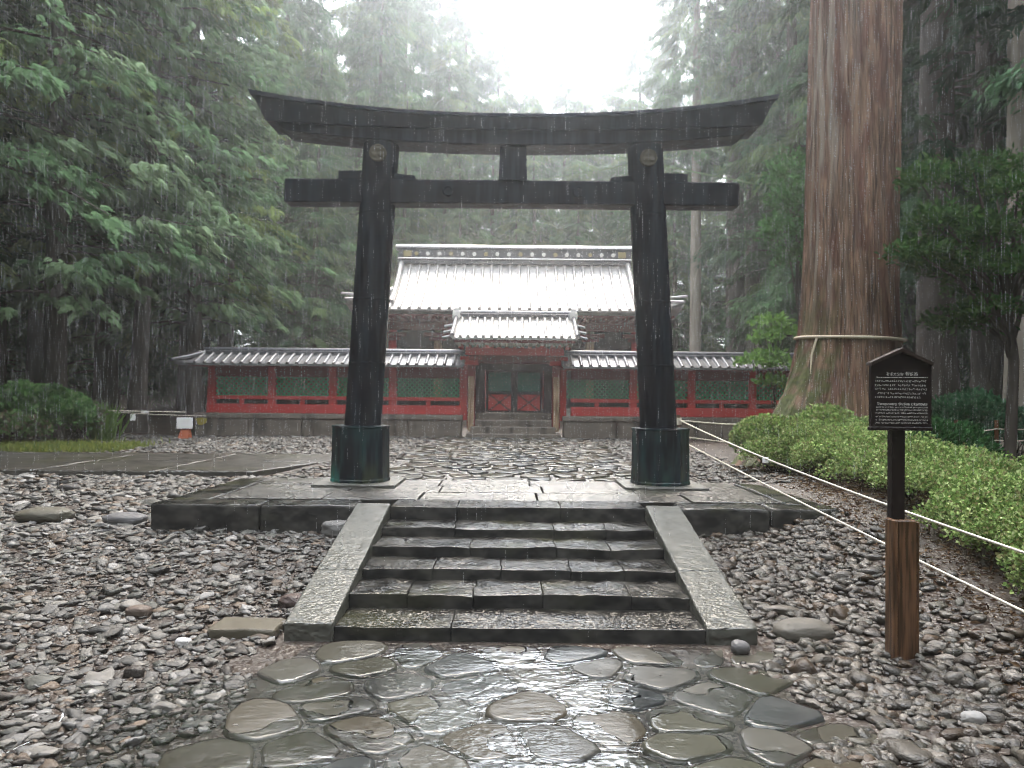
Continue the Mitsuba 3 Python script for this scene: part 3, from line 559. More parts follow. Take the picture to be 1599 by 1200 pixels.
# ------------------------------------------------------------------ hall
ha = thing('shrine_hall', 'main shrine hall with a pale wet tiled hip and gable roof behind the gate', 'shrine hall')
HC = 0.06
rid = (30.0, 6.72); cur = [(30.0, 6.72), (29.5, 6.28), (29.0, 5.88), (28.4, 5.44), (27.8, 5.06), (27.2, 4.74), (26.8, 4.56)]
hx0, hx1 = HC - 4.28, HC + 4.28
roof_side(ha, hx0, hx1, cur, .345, .06, bs_='m_roof')
c = np.array(cur)
put(ha + '__roof_slope', loft([np.vstack([np.c_[np.full(7, x), 60 - c[:, 0], c[:, 1]], np.c_[np.full(7, x), 60 - c[:, 0], c[:, 1] - .05][::-1]]) for x in (hx0, hx1)]), 'm_roof', 30)
for s in (-1, 1):
    xr, xe = HC + s * 4.28, HC + s * 5.75
    hip = np.array([[[xr, y, z], [(xr + xe) / 2, y - .0, z - .0], [xe, y, z]] for y, z in ((30, 5.3), (28.2, 5.2), (26.8, 4.58))])
    hip[:, 1, 2] = [4.95, 4.9, 4.6]; hip[:, 2, 2] = [4.55, 4.58, 4.86]; hip[2, 1, 2] = 4.62; hip[2, 2, 1] = 26.65
    h2 = hip.copy(); h2[..., 1] = 60 - h2[..., 1]
    put(ha + '__hip_roof', cat([sheet(hip), sheet(h2), sheet(hip - [0, 0, .12]), sheet(h2 - [0, 0, .12])]), 'm_roof', 40)
    put(ha + '__corner_ridge', cat([tube([[xr, 28.4, 5.5], [(xr + xe) / 2, 27.5, 4.98], [xe, 26.6, 4.86]], [.10, .08, .06], 8), tube([[xr + s * .3, 28.2, 5.46], [(xr + xe) / 2 + s * .3, 27.5, 5.1], [xe + s * .1, 26.6, 5.06]], [.06, .05, .04], 8)]), 'm_roof', 50)
    put(ha + '__verge_ridge', tube(np.c_[np.full(6, xr) - s * np.linspace(0, .0, 6), c[:6, 0], c[:6, 1] + .10], .11, 8), 'm_roof', 50)
    put(ha + '__gable_wall', prism([(-.05, 0), (.05, 0), (.05, 1), (-.05, 1)], 0, 1) if False else loft([[(xr - s * .3, 28.4, 5.2), (xr - s * .3, 31.6, 5.2), (xr - s * .3, 30, 6.6)], [(xr - s * .2, 28.4, 5.2), (xr - s * .2, 31.6, 5.2), (xr - s * .2, 30, 6.6)]]), 'm_red_shaded')
rd = put(ha + '__ridge', cat([cbx(hx0 - .12, hx1 + .12, 29.72, 30.28, 6.6, 7.16, .02), cbx(hx0 - .2, hx1 + .2, 29.66, 30.34, 7.16, 7.22, .01)]), 'm_roof_dark')
put(rd + '__ridge_cap', tube([[hx0 - .25, 30, 7.26], [hx1 + .25, 30, 7.26]], .13, 12), 'm_roof', 40)
put(rd + '__ridge_cord', cat([tube([[hx0 - .13, 29.70, 6.80], [hx1 + .13, 29.70, 6.80]], .03, 6)]), 'm_roof', 40)
for i in range(18):
    x = HC - 3.72 + 7.44 * i / 17
    d = trimesh.creation.cylinder(.075, .05, sections=16); v = np.array(d.vertices)
    put(rd + '__medallion', (np.stack([v[:, 0], v[:, 2], v[:, 1]], 1) + [x, 29.70, 6.98], np.array(d.faces)[:, ::-1]), 'm_white_tile' if i % 3 else 'm_gilt', 35)
for s in (-1, 1): put(rd + '__gold_plate', cbx(HC + s * 4.05 - .15, HC + s * 4.05 + .15, 29.69, 29.715, 6.87, 7.10, .006), 'm_gilt')
put(ha + '__soffit', cbx(HC - 5.5, HC + 5.5, 27.0, 33.0, 4.36, 4.42), 'm_red_shaded')
put(ha + '__eave_beam', cbx(HC - 4.9, HC + 4.9, 28.0, 28.2, 3.95, 4.22), 'm_red_shaded')
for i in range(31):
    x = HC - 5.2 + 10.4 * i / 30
    put(ha + '__rafter', cbx(x - .05, x + .05, 27.0, 28.4, 4.25, 4.355, .005), 'm_red_shaded')
put(ha + '__front_wall', cbx(HC - 4.6, HC + 4.6, 28.45, 28.6, 1.2, 4.25), 'm_lacquer')  # shadow area under the eaves, its darkness put into the black
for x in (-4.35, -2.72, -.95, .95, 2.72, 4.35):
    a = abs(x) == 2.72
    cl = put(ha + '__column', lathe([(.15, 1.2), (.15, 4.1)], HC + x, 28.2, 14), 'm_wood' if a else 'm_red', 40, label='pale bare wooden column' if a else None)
    put(ha + '__bracket', cat([cbx(HC + x - .5, HC + x + .5, 28.0, 28.12, 3.72, 3.86), cbx(HC + x - .3, HC + x + .3, 27.98, 28.1, 3.58, 3.7)]), 'm_red_shaded')
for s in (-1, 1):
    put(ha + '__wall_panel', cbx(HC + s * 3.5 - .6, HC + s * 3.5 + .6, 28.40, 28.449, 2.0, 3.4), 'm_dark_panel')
    put(ha + '__side_wall', cbx(HC + s * 4.6 - .05, HC + s * 4.6 + .05, 28.5, 33, 1.2, 4.25), 'm_red_shaded')
bs('m_dark_panel', pr((.03, .026, .03), .5, .3))
put(ha + '__stone_base', rough_block(HC - 5.4, HC + 5.4, 27.2, 33.5, .5, 1.2, .6, .01, .03, 3), 'm_base_stone', 40)

# ------------------------------------------------------------------ big cedar with its rope
TX, TY = 5.55, 13.0
def cedar_r(a, z):
    base = np.interp(z, [.3, .8, 1.3, 1.9, 2.5, 3.2, 4.5, 7, 10, 14, 40], [1.75, 1.32, 1.06, .90, .80, .745, .715, .705, .665, .62, .35])
    lobes = .10 * np.cos(a * 5 + 1.1) + .07 * np.cos(a * 3 - .4) + .05 * np.cos(a * 9)
    left = np.exp(-((np.angle(np.exp(1j * (a - 3.5)))) / .55) ** 2)      # the mossy root towards the left
    k = np.clip((2.9 - z) / 2.2, 0, 1) ** 1.6
    return base * (1 + lobes * (.14 + .8 * k)) + left * .55 * k
A = np.linspace(0, 2 * PI, 361)[:-1]; ZZ = np.r_[np.arange(.3, 11, .07), np.arange(11, 38, .5)]
AA, Zg = np.meshgrid(A, ZZ, indexing='ij'); R_ = cedar_r(AA, Zg)
fib = meshkit.fbm(np.stack([np.cos(AA) * 9, np.sin(AA) * 9, Zg * .5], -1), 4, 2) - .5
strip = 1 - np.abs(2 * meshkit.fbm(np.stack([np.cos(AA) * 17, np.sin(AA) * 17, Zg * .35 + .8 * meshkit.noise(np.stack([np.cos(AA) * 4, np.sin(AA) * 4, Zg], -1))], -1), 3, 8) - 1)
R_ = R_ + .05 * (strip - .7) + .07 * fib * (1 + .6 * np.clip(2.5 - Zg, 0, 2))
XX, YY = TX + R_ * np.cos(AA) + .02 * (Zg - 3), TY + R_ * np.sin(AA)
G = np.stack([XX, YY, Zg], -1); G = np.concatenate([G, G[:1]], 0)
ced = thing('giant_cedar', 'huge old cedar with red-brown fibrous bark and a rope round its trunk', 'cedar tree')
v, f = sheet(G); put(ced + '__trunk', (v, f), 'm_cedar', True)

# ------------------------------------------------------------------ foliage
def frames(d, roll):
    """Rows: forward, side, up for unit directions d."""
    s = np.cross(d, [0, 0, 1.]); s /= np.linalg.norm(s, axis=1, keepdims=True) + 1e-9
    u = np.cross(s, d); c, n = np.cos(roll)[:, None], np.sin(roll)[:, None]
    return np.stack([d, s * c + u * n, u * c - s * n], 1)
def spray_base(pairs, seed, tri=False):
    r = np.random.default_rng(seed); vs, fs = [], []
    def leaf(p, q, w):
        p, q = np.array(p, float), np.array(q, float); m = (p + q) / 2; t = q - p; s = np.array([-t[1], t[0], 0]) / (np.linalg.norm(t) + 1e-9) * w
        k = len(vs) and sum(len(x) for x in vs) or 0
        if tri: vs.append(np.array([p - s * .6, p + s * .6, q])); fs.append([[k, k + 1, k + 2]])
        else: vs.append(np.array([p, m + s + [0, 0, -.01], q, m - s + [0, 0, -.01]])); fs.append([[k, k + 1, k + 2], [k, k + 2, k + 3]])
    for i in range(pairs):
        t = .08 + .8 * i / pairs; zt = -.42 * t * t
        for s in (-1, 1):
            ln = (.42 * (1 - t * .75)) * r.uniform(.75, 1.2); g = r.uniform(.55, .95) * s
            leaf((t, 0, zt), (t + ln * math.cos(g), ln * math.sin(g), zt - ln * r.uniform(.25, .6)), (.080 if not tri else .085) * (1.2 - .4 * t))
    leaf((.6, 0, -.15), (1.05, 0, -.5), .05)
    return np.vstack(vs), np.vstack(fs)
def place_leaves(bases, pos, d, size, col, roll, r):
    out, cols = [], []
    kk = r.integers(0, len(bases), len(pos)); F = frames(d, roll)
    for k, (bv, bf) in enumerate(bases):
        m = kk == k; n = m.sum()
        if not n: continue
        V = np.einsum('vj,njk->nvk', bv, F[m]) * size[m][:, None, None] + pos[m][:, None]
        out.append((V.reshape(-1, 3), (bf[None] + (np.arange(n) * len(bv))[:, None, None]).reshape(-1, 3)))
        cols.append(np.repeat(col[m], len(bv), 0))
    return cat(out), np.vstack(cols)
NEAR = [spray_base(6, k) for k in range(4)]; FAR = [spray_base(4, k + 9, True) for k in range(3)]
def conifer(seed, H, h0, Rmax, nb, per, bases, size, pal, droop=.5, trunk_r=.3, shape=.55, limbs=True, top_sparse=14.0):
    r = np.random.default_rng(seed); pos, dirs, sizes, cols, wood = [], [], [], [], []
    lean = r.normal(0, .01, 2)
    zt = np.r_[-.6, 0, .5, np.linspace(1.5, H, 9)]
    rt = trunk_r * np.interp(zt, [-.6, 0, .5, 1.5, H], [1.7, 1.45, 1.15, 1, .08])
    tr_ = tube(np.c_[zt * lean[0], zt * lean[1], zt], rt, 12)
    pal = np.array(pal)
    for b in range(nb):
        u = (b + r.random()) / nb; h = h0 + (H - h0) * u
        L = Rmax * (1 - u) ** shape * r.uniform(.55, 1.12) * (1 if u > .06 else .75) + .25
        a = r.uniform(0, 2 * PI); da = np.array([math.cos(a), math.sin(a), 0]); na = np.array([-math.sin(a), math.cos(a), 0])
        rise, dr_ = r.uniform(.05, .3), droop * r.uniform(.6, 1.3)
        P = lambda s: np.array([h * lean[0], h * lean[1], h]) + da * (L * s)[:, None] + np.array([0, 0, 1.]) * (L * (rise * s - dr_ * s * s))[:, None]
        if limbs and h < 12:
            s = np.linspace(0, .9, 4); wood.append(tube(P(s), np.linspace(.05, .012, 4) * (trunk_r / .3) ** .5, 3, False))
        hi = h > top_sparse
        n = max(3, int(per * (.35 + .65 * L / Rmax) * (.45 if hi else 1)))
        nc = max(2, int(n / 9)); sc_ = r.uniform(.25, 1.0, nc) ** .7; sd_ = r.normal(0, .2, nc) * L * (1.15 - .6 * sc_); ci = r.integers(0, nc, n)
        s = np.clip(sc_[ci] + r.normal(0, .05, n), .1, 1.05); side = sd_[ci] + r.normal(0, .08, n) * size * 2
        p = P(s) + na * side[:, None] + r.normal(0, .05, (n, 3)); p[:, 2] -= np.abs(side) * .25
        d = da[None] * r.uniform(.5, 1.1, (n, 1)) + na[None] * (np.sign(side) * r.uniform(.1, .9, n))[:, None] + np.array([0, 0, -1.]) * r.uniform(.0, .7, (n, 1))
        d /= np.linalg.norm(d, axis=1, keepdims=True)
        pos.append(p); dirs.append(d); sizes.append(size * r.uniform(.65, 1.3, n) * (1.5 if hi else 1))
        tone = pal[r.integers(len(pal))] * r.uniform(.75, 1.25)
        cols.append(tone[None] * r.uniform(.75, 1.3, (n, 1)))
    pos, dirs, sizes, cols = np.vstack(pos), np.vstack(dirs), np.hstack(sizes), np.vstack(cols)
    crown, cc = place_leaves(bases, pos, dirs, sizes, cols, r.normal(0, .5, len(pos)), r)
    return cat([tr_] + wood), crown, cc
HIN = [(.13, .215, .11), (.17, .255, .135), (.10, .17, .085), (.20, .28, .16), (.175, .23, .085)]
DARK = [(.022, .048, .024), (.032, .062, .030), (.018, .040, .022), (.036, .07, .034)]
SUGI = [(.075, .13, .065), (.095, .155, .078), (.125, .175, .08), (.06, .11, .062)]
def tree_group(key, *a, bark='m_bark', **k):
    t, c, cc = conifer(*a, **k)
    scene[key] = {'type': 'shapegroup', 'trunk': mikit.ply(t, bark, True), 'crown': mikit.ply(c, 'm_leaf', False, color=cc)}
tree_group('kind_hinoki_a', 1, 24, 3.3, 3.4, 210, 88, NEAR, .31, HIN, droop=.30, trunk_r=.26)
tree_group('kind_hinoki_b', 2, 26, 3.7, 3.3, 210, 84, NEAR, .30, HIN, droop=.36, trunk_r=.30)
tree_group('kind_hinoki_c', 3, 25, 4.2, 3.3, 190, 84, NEAR, .31, HIN, droop=.30, trunk_r=.22)
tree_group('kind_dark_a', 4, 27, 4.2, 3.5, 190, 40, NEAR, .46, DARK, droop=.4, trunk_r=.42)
tree_group('kind_cedar_a', 5, 30, 4.0, 3.5, 230, 24, FAR, 1.0, SUGI, droop=.25, trunk_r=.38, top_sparse=40)
tree_group('kind_cedar_b', 6, 28, 1.2, 3.9, 240, 26, FAR, 1.05, SUGI, droop=.35, trunk_r=.34, top_sparse=40)
tree_group('kind_cedar_c', 7, 32, 13.0, 3.0, 130, 15, FAR, .95, SUGI, droop=.2, trunk_r=.45, top_sparse=40)
tr_r = np.random.default_rng(77)
def tree(kind, name, x, y, s=1.0, label=None, group=None, rot=None, sz=None):
    key = numbered(name); z = float(gz(x, y)) - .05
    scene[key] = {'type': 'instance', 'g': {'type': 'ref', 'id': kind}, 'to_world': T().translate([x, y, z]).rotate([0, 0, 1], float(tr_r.uniform(0, 360) if rot is None else rot)).scale([s, s, sz or s])}
    tag(key, label, 'tree', group)
    return key
# left edge of the clearing: drooping cypresses
GL = 'drooping cypresses along the left edge of the clearing'
for k, x, y, s, lab in (('kind_hinoki_b', -10.6, 14.6, 1.0, 'cypress with drooping green sprays at the left edge of the photo, behind the ferns'),
                        ('kind_hinoki_a', -10.2, 17.6, .95, 'cypress with dense hanging sprays, second along the left edge of the clearing'),
                        ('kind_hinoki_c', -9.9, 20.8, 1.0, 'cypress standing over the notice board and left fence corner'),
                        ('kind_hinoki_a', -9.8, 24.3, .95, 'cypress with pale green sprays reaching over the left end of the fence roof'),
                        ('kind_hinoki_b', -10.4, 28.5, 1.0, 'misty cypress farthest back along the left fence')):
    tree(k, 'cypress_tree', x, y, s, lab, None)
GI = 'trees standing in the dark wood at the left'
ORD = 'first second third fourth fifth sixth seventh eighth ninth tenth eleventh twelfth'.split()
def ranked(name, spots, label, group):
    """Trees told apart by their place: numbered from the left as the photograph shows them."""
    for n_, (k_, x_, y_, s_) in enumerate(sorted(spots, key=lambda t: t[1] / t[2])): tree(k_, name, x_, y_, s_, label.format(ORD[n_]), group)
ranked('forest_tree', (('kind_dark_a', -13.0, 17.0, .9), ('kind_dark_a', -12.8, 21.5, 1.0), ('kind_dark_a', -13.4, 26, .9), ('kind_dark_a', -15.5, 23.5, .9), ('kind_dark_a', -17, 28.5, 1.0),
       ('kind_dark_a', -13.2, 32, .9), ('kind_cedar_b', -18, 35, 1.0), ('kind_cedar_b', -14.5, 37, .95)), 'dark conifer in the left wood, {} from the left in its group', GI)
GB = 'hazy conifers in the wood behind the hall'
for k, x, y, s in (('kind_cedar_b', -11.5, 41, 1.0), ('kind_cedar_b', -9.6, 37.5, .62), ('kind_cedar_b', -8.2, 46, .95), ('kind_cedar_b', -14, 50, 1.1), ('kind_cedar_b', -10.4, 55, 1.0), ('kind_cedar_b', -4.6, 50, .80), ('kind_cedar_b', -5.8, 62, 1.22), ('kind_cedar_b', -3.3, 61, 1.10), ('kind_cedar_b', -.8, 62, .98), ('kind_cedar_b', -9.2, 48, 1.05), ('kind_cedar_b', -7.4, 53, 1.05), ('kind_cedar_b', 1.7, 62, .84), ('kind_cedar_b', 3.7, 63, .87), ('kind_cedar_b', -8.6, 60, 1.15), ('kind_cedar_b', 1.6, 52, .68), ('kind_cedar_b', -1.6, 54, .72),
                   ('kind_cedar_b', 5.8, 62, .80), ('kind_cedar_b', 7.8, 62, .85), ('kind_cedar_a', 9.8, 61, .92), ('kind_cedar_b', 4.4, 54, .66), ('kind_cedar_b', 8.0, 52, .70), ('kind_cedar_b', 11.8, 60, 1.07), ('kind_cedar_b', -2.8, 44, .52), ('kind_cedar_b', 3.4, 44, .48), ('kind_cedar_b', .3, 42, .42), ('kind_cedar_b', 6.6, 43, .5), ('kind_cedar_b', -6.0, 42, .6), ('kind_cedar_b', 9.6, 46, .55),
                   ('kind_cedar_a', -18, 58, 1.1), ('kind_cedar_b', -22, 48, 1.1), ('kind_cedar_b', 0, 68, .8), ('kind_cedar_b', -12, 68, 1.1), ('kind_cedar_b', 9, 70, .85)):
    tree(k, 'misty_tree', x, y, s, 'grey-green conifer fading in the rain mist behind the hall', GB)
GR = 'tall cedars in the wood right of the hall'
ranked('cedar_tree', (('kind_cedar_c', 9.9, 35, 1.0), ('kind_cedar_c', 12.2, 40, 1.0), ('kind_cedar_a', 11.2, 31, .95), ('kind_cedar_b', 13.8, 34, .8), ('kind_cedar_c', 15.4, 46, 1.05), ('kind_cedar_b', 11.8, 26.5, .9), ('kind_cedar_a', 14.6, 28.5, 1.0),
       ('kind_cedar_a', 18.2, 37, 1.0), ('kind_cedar_b', 20, 44, 1.1), ('kind_cedar_b', 14.4, 52, 1.0), ('kind_cedar_b', 20, 56, 1.1), ('kind_cedar_b', 25, 50, 1.1)), 'tall misty cedar right of the hall, {} from the left in its group', GR)
GD = 'dark trees in the wood at the right edge'
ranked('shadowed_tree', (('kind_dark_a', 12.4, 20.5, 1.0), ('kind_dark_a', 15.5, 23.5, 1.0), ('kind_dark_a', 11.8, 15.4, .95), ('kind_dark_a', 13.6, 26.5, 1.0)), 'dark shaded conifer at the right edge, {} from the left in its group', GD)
wr = np.random.default_rng(123); wn = 0
tag('surrounding_wood', 'dense dark wood round the clearing, partly out of view and shading it', None, None, 'stuff')
def wood_tree(kind, x, y, s):
    global wn
    wn += 1
    scene[f'surrounding_wood__{wn:03d}'] = {'type': 'instance', 'g': {'type': 'ref', 'id': kind}, 'to_world': T().translate([float(x), float(y), float(gz(x, y)) - .1]).rotate([0, 0, 1], float(wr.uniform(0, 360))).scale(float(s))}
for k_, x_, y_ in (('kind_dark_a', -16.5, 19.5), ('kind_dark_a', -20, 23), ('kind_dark_a', -21, 29), ('kind_cedar_b', -24, 36), ('kind_dark_a', -14.6, 14.5), ('kind_dark_a', -25, 27), ('kind_cedar_b', -30, 38), ('kind_dark_a', 17.5, 19), ('kind_dark_a', 19.5, 27),
                    ('kind_cedar_b', 23, 33), ('kind_dark_a', 22.5, 22), ('kind_cedar_b', 28, 40), ('kind_dark_a', 26, 30), ('kind_dark_a', 15.2, 13.5), ('kind_dark_a', 19, 14.5)): wood_tree(k_, x_, y_, 1.0)  # edge trees, mostly out of view, keeping the wood on both sides dark
for y in np.arange(-26, -5, 5.5):                    # out of view behind the photographer, darkening surfaces that face the camera
    for x in np.arange(-30, 31, 5.5): wood_tree('kind_cedar_b', x + wr.uniform(-1.6, 1.6), y + wr.uniform(-1.6, 1.6), wr.uniform(.85, 1.1))
for sx in (-1, 1):                                   # beside the clearing, mostly out of view, dimming the sides; farther ones fill between trunks
    for y in np.arange(-2, 16, 4.5):
        for x in ((14.0, 18, 23) if y > 6 else (16.5, 22)): wood_tree('kind_cedar_b', sx * (x + (2 if sx > 0 else 0)) + wr.uniform(-1, 1), y + wr.uniform(-1.5, 1.5), wr.uniform(.85, 1.1))
    for y in np.arange(20, 76, 6):
        for x in (30, 36, 42): wood_tree('kind_cedar_b', sx * (x + max(0, y - 40) * .35) + wr.uniform(-2, 2), y + wr.uniform(-2, 2), wr.uniform(.9, 1.15))
for y in np.arange(17, 62, 4.2):
    for x in (-23.5, -27.5): wood_tree('kind_cedar_b', x - max(0, y - 45) * .2 + wr.uniform(-1.2, 1.2), y + wr.uniform(-1.2, 1.2), wr.uniform(.8, 1.05))
for y in np.arange(16, 62, 4.6):
    for x in (24.5, 28): wood_tree('kind_cedar_b', x + wr.uniform(-1.2, 1.2), y + wr.uniform(-1.2, 1.2), wr.uniform(.8, 1.05))
for x in np.arange(-45, 46, 6.5):
    for y in (78, 85): wood_tree('kind_cedar_b', x + wr.uniform(-2, 2), y + wr.uniform(-2, 2), wr.uniform(.72, .95) if abs(x - 4) < 14 else wr.uniform(1, 1.2))

def trunk_tree(name, x, y, r0, H, bark, label, seed, crown_from, crown_r, pal=DARK):
    k = thing(name, label, 'tree'); z = float(gz(x, y))
    zt = np.r_[-.3, 0, .3, .8, np.linspace(2, H, 10)]
    t = lathe([(r0 * np.interp(q_, [-.3, 0, .3, .8, 2, H], [1.9, 1.6, 1.35, 1.15, 1, .4]), z + q_) for q_ in zt], x, y, 24)
    a = np.arctan2(t[0][:, 1] - y, t[0][:, 0] - x); rr = 1 + .08 * np.cos(a * 5 + seed) * np.clip(2 - (t[0][:, 2] - z), .2, 2)
    v = t[0].copy(); v[:, 0] = x + (v[:, 0] - x) * rr; v[:, 1] = y + (v[:, 1] - y) * rr
    put(k + '__trunk', (v, t[1]), bark, True)
    if crown_r:
        _, c, cc = conifer(seed, H, crown_from, crown_r, 110, 16, NEAR, .7, pal, droop=.4)
        put(k + '__crown', (c[0] + [x, y, z], c[1]), 'm_leaf', False, color=cc)
q = at(1588, 640, 14.5)
trunk_tree('pale_trunk_tree', float(q[0]) + .12, 14.5, .30, 22, 'm_bark_pale', 'tree with a pale grey trunk at the right edge of the photo', 3, 7.5, 3.2)
q = at(1462, 560, 18)
trunk_tree('dark_cedar', float(q[0]), 18, .42, 26, 'm_bark', 'dark-trunked cedar standing between the giant cedar and the pale trunk', 4, 5.5, 3.4)
q = at(1086, 500, 37)
trunk_tree('bare_trunk_tree', float(q[0]), 37, .28, 26, 'm_bark_pale', 'slim pale trunk rising behind the fence just right of the torii', 5, 12, 2.6, SUGI)

# crown of the giant cedar, far above the frame
_, c, cc = conifer(21, 40, 25, 4.2, 110, 14, FAR, 1.2, DARK, droop=.3)
put(ced + '__crown', (c[0] + [TX, TY, .4], c[1]), 'm_leaf', False, color=cc)

def leaf_quads(pos, d, size, r, aspect=.5):
    F = frames(d, r.uniform(-PI, PI, len(pos)) * .5)
    b = np.array([[0, 0, 0], [.5, aspect * .5, .08], [1, 0, 0], [.5, -aspect * .5, .08]])
    V = np.einsum('vj,njk->nvk', b, F) * size[:, None, None] + pos[:, None]
    f = np.array([[0, 1, 2], [0, 2, 3]])
    return V.reshape(-1, 3), (f[None] + (np.arange(len(pos)) * 4)[:, None, None]).reshape(-1, 3)
def clump(lumps, n, size, pal, seed, up=.5, shell=.75, aspect=.5, spread=.26):
    """Leaves through a body of soft-edged lumps (x, y, z, rx, ry, rz)."""
    r = np.random.default_rng(seed); L = np.array(lumps, float); w = (L[:, 3] * L[:, 4] + L[:, 3] * L[:, 5]); k = r.choice(len(L), n, p=w / w.sum())
    d = r.normal(0, 1, (n, 3)); d[:, 2] = np.where(d[:, 2] < -.25, np.abs(d[:, 2]) * .5, d[:, 2]); d /= np.linalg.norm(d, axis=1, keepdims=True)
    rad = shell + (1.04 - shell) * r.random(n) ** .6
    bump = 1 + spread * 2 * (meshkit.fbm((L[k, :3] + d * L[k, 3:6]) * 4.2, 3, seed) - .5)
    pos = L[k, :3] + d * L[k, 3:6] * (rad * bump)[:, None]
    ld = d * .6 + r.normal(0, .55, (n, 3)) + [0, 0, up]; ld /= np.linalg.norm(ld, axis=1, keepdims=True)
    m = leaf_quads(pos, ld, size * r.uniform(.6, 1.3, n), r, aspect)
    pal = np.array(pal); c = pal[r.integers(len(pal), size=n)] * r.uniform(.75, 1.25, (n, 1)) * (.8 + .5 * meshkit.noise(pos * 3, seed + 5))[:, None]
    return m, np.repeat(c, 4, 0)
def stems(cx, cy, z0, h, n, rad, seed, w=.012):
    r = np.random.default_rng(seed); ms = []
    for _ in range(n):
        a = r.uniform(0, 2 * PI); e = r.uniform(.3, 1) * rad
        b = np.array([cx + r.uniform(-.3, .3) * rad, cy + r.uniform(-.3, .3) * rad, z0 - .05]); t = np.array([cx + e * math.cos(a), cy + e * math.sin(a), z0 + h * r.uniform(.6, 1)])
        ms.append(tube([b, (b * .5 + t * .5) + [0, 0, h * .12], t], [w, w * .8, w * .4], 4, False))
    return cat(ms)
def shrub(name, label, cat_, lumps, n, size, pal, seed, bsdf='m_leaf', stem_spots=None, aspect=.5, up=.5, shell=.75, group=None):
    k = thing(name, label, cat_, group)
    m, c = clump(lumps, n, size, pal, seed, up, shell, aspect)
    put(k + '__foliage', m, bsdf, False, color=c)
    put(k + '__stems', cat([stems(l[0], l[1], float(gz(l[0], l[1])), max(.2, l[2] - float(gz(l[0], l[1]))), 14, max(l[3], l[4]) * .7, seed + i) for i, l in enumerate(lumps[:: max(1, len(lumps) // 8)])]), 'm_bark', True, kind='stuff')
    return k
AZ = [(.24, .33, .115), (.31, .385, .15), (.14, .22, .065), (.38, .44, .21), (.20, .19, .09), (.15, .24, .07), (.10, .16, .05)]
GREEN = [(.05, .13, .04), (.065, .15, .05), (.04, .10, .035), (.085, .17, .06)]
BLUEG = [(.05, .14, .07), (.07, .17, .09), (.04, .11, .055)]
# clipped azalea hedge on the right, from near the cedar down to the right edge
path = np.array([[3.95, 11.2, .52], [4.3, 10.2, .62], [4.15, 9.2, .55], [4.05, 8.2, .50], [3.95, 7.3, .48], [3.85, 6.4, .50], [3.75, 5.6, .47], [3.62, 4.9, .44], [3.55, 4.2, .42]])
lumps = []
for i, (x, y, h) in enumerate(path):
    g = float(gz(x, y))
    for k in range(24):
        lumps.append((x + rng.uniform(-.52, .75) + .22 * (y < 7), y + rng.uniform(-.5, .5), g + h * rng.uniform(.25, .85), rng.uniform(.16, .34), rng.uniform(.16, .34), h * rng.uniform(.28, .5)))
shrub('azalea_hedge', 'bright yellow-green azalea hedge behind the rope on the right', 'hedge', lumps, 135000, .028, AZ, 41, aspect=.95, shell=.5, up=.25)
q = at(1225, 690, 10.6)
shrub('azalea_bush', 'light green azalea bush at the hedge end nearest the torii', 'bush', [(3.75, 11.4, .95, .55, .5, .42), (4.6, 11.6, 1.05, .6, .5, .45), (5.3, 11.2, .98, .55, .5, .42)], 20000, .042, AZ, 42, shell=.6, aspect=.9, up=.25)
q = at(1450, 700, 9.6)
shrub('dark_bush', 'dark green bush between the sign and the hedge', 'bush', [(q[0], 9.6, .95, .55, .45, .42), (q[0] + .5, 9.9, .9, .45, .4, .38)], 7000, .07, [(.03, .085, .03), (.045, .11, .04), (.025, .06, .022)], 43)
q = at(1510, 650, 13.2)
shrub('round_bush', 'soft blue-green bush at the foot of the pale trunk', 'bush', [(q[0], 13.2, 1.15, .75, .6, .58), (q[0] - .7, 13.4, 1.1, .5, .5, .5), (q[0] + .7, 13.0, 1.0, .45, .5, .45)], 8000, .09, BLUEG, 44)
# dark low ground cover at the right edge
shrub('ground_cover', 'dark low ground cover behind the hedge', 'ground cover', [(x, y, float(gz(x, y)) + .1, .8, .6, .28) for x, y in ((5.6, 7.6), (6.4, 8.4), (5.2, 6.6), (6.9, 9.4), (6.2, 7.0))], 9000, .05, [(.03, .05, .02), (.05, .04, .025), (.025, .035, .018), (.08, .12, .03)], 45)
labels['ground_cover']['kind'] = 'stuff'
lr = np.random.default_rng(71); n = 9000
lp = np.stack([lr.uniform(2.55, 4.6, n), lr.uniform(3.2, 12.2, n)], 1); lp = lp[lp[:, 0] > right_edge(lp[:, 1]) - .25 + lr.normal(0, .18, n)]
ld = lr.normal(0, 1, (len(lp), 3)) * [1, 1, .3]; ld /= np.linalg.norm(ld, axis=1, keepdims=True)
m = leaf_quads(np.c_[lp, gz(lp[:, 0], lp[:, 1]) + .008], ld, lr.uniform(.025, .075, len(lp)), lr, .35)
put('leaf_litter', m, 'm_leaf', False, 'brown fallen leaves and twigs on the soil before the hedge', kind='stuff', color=np.repeat(np.array([(.07, .04, .025), (.11, .07, .04), (.045, .028, .02), (.15, .10, .06)])[lr.integers(0, 4, len(lp))], 4, 0))
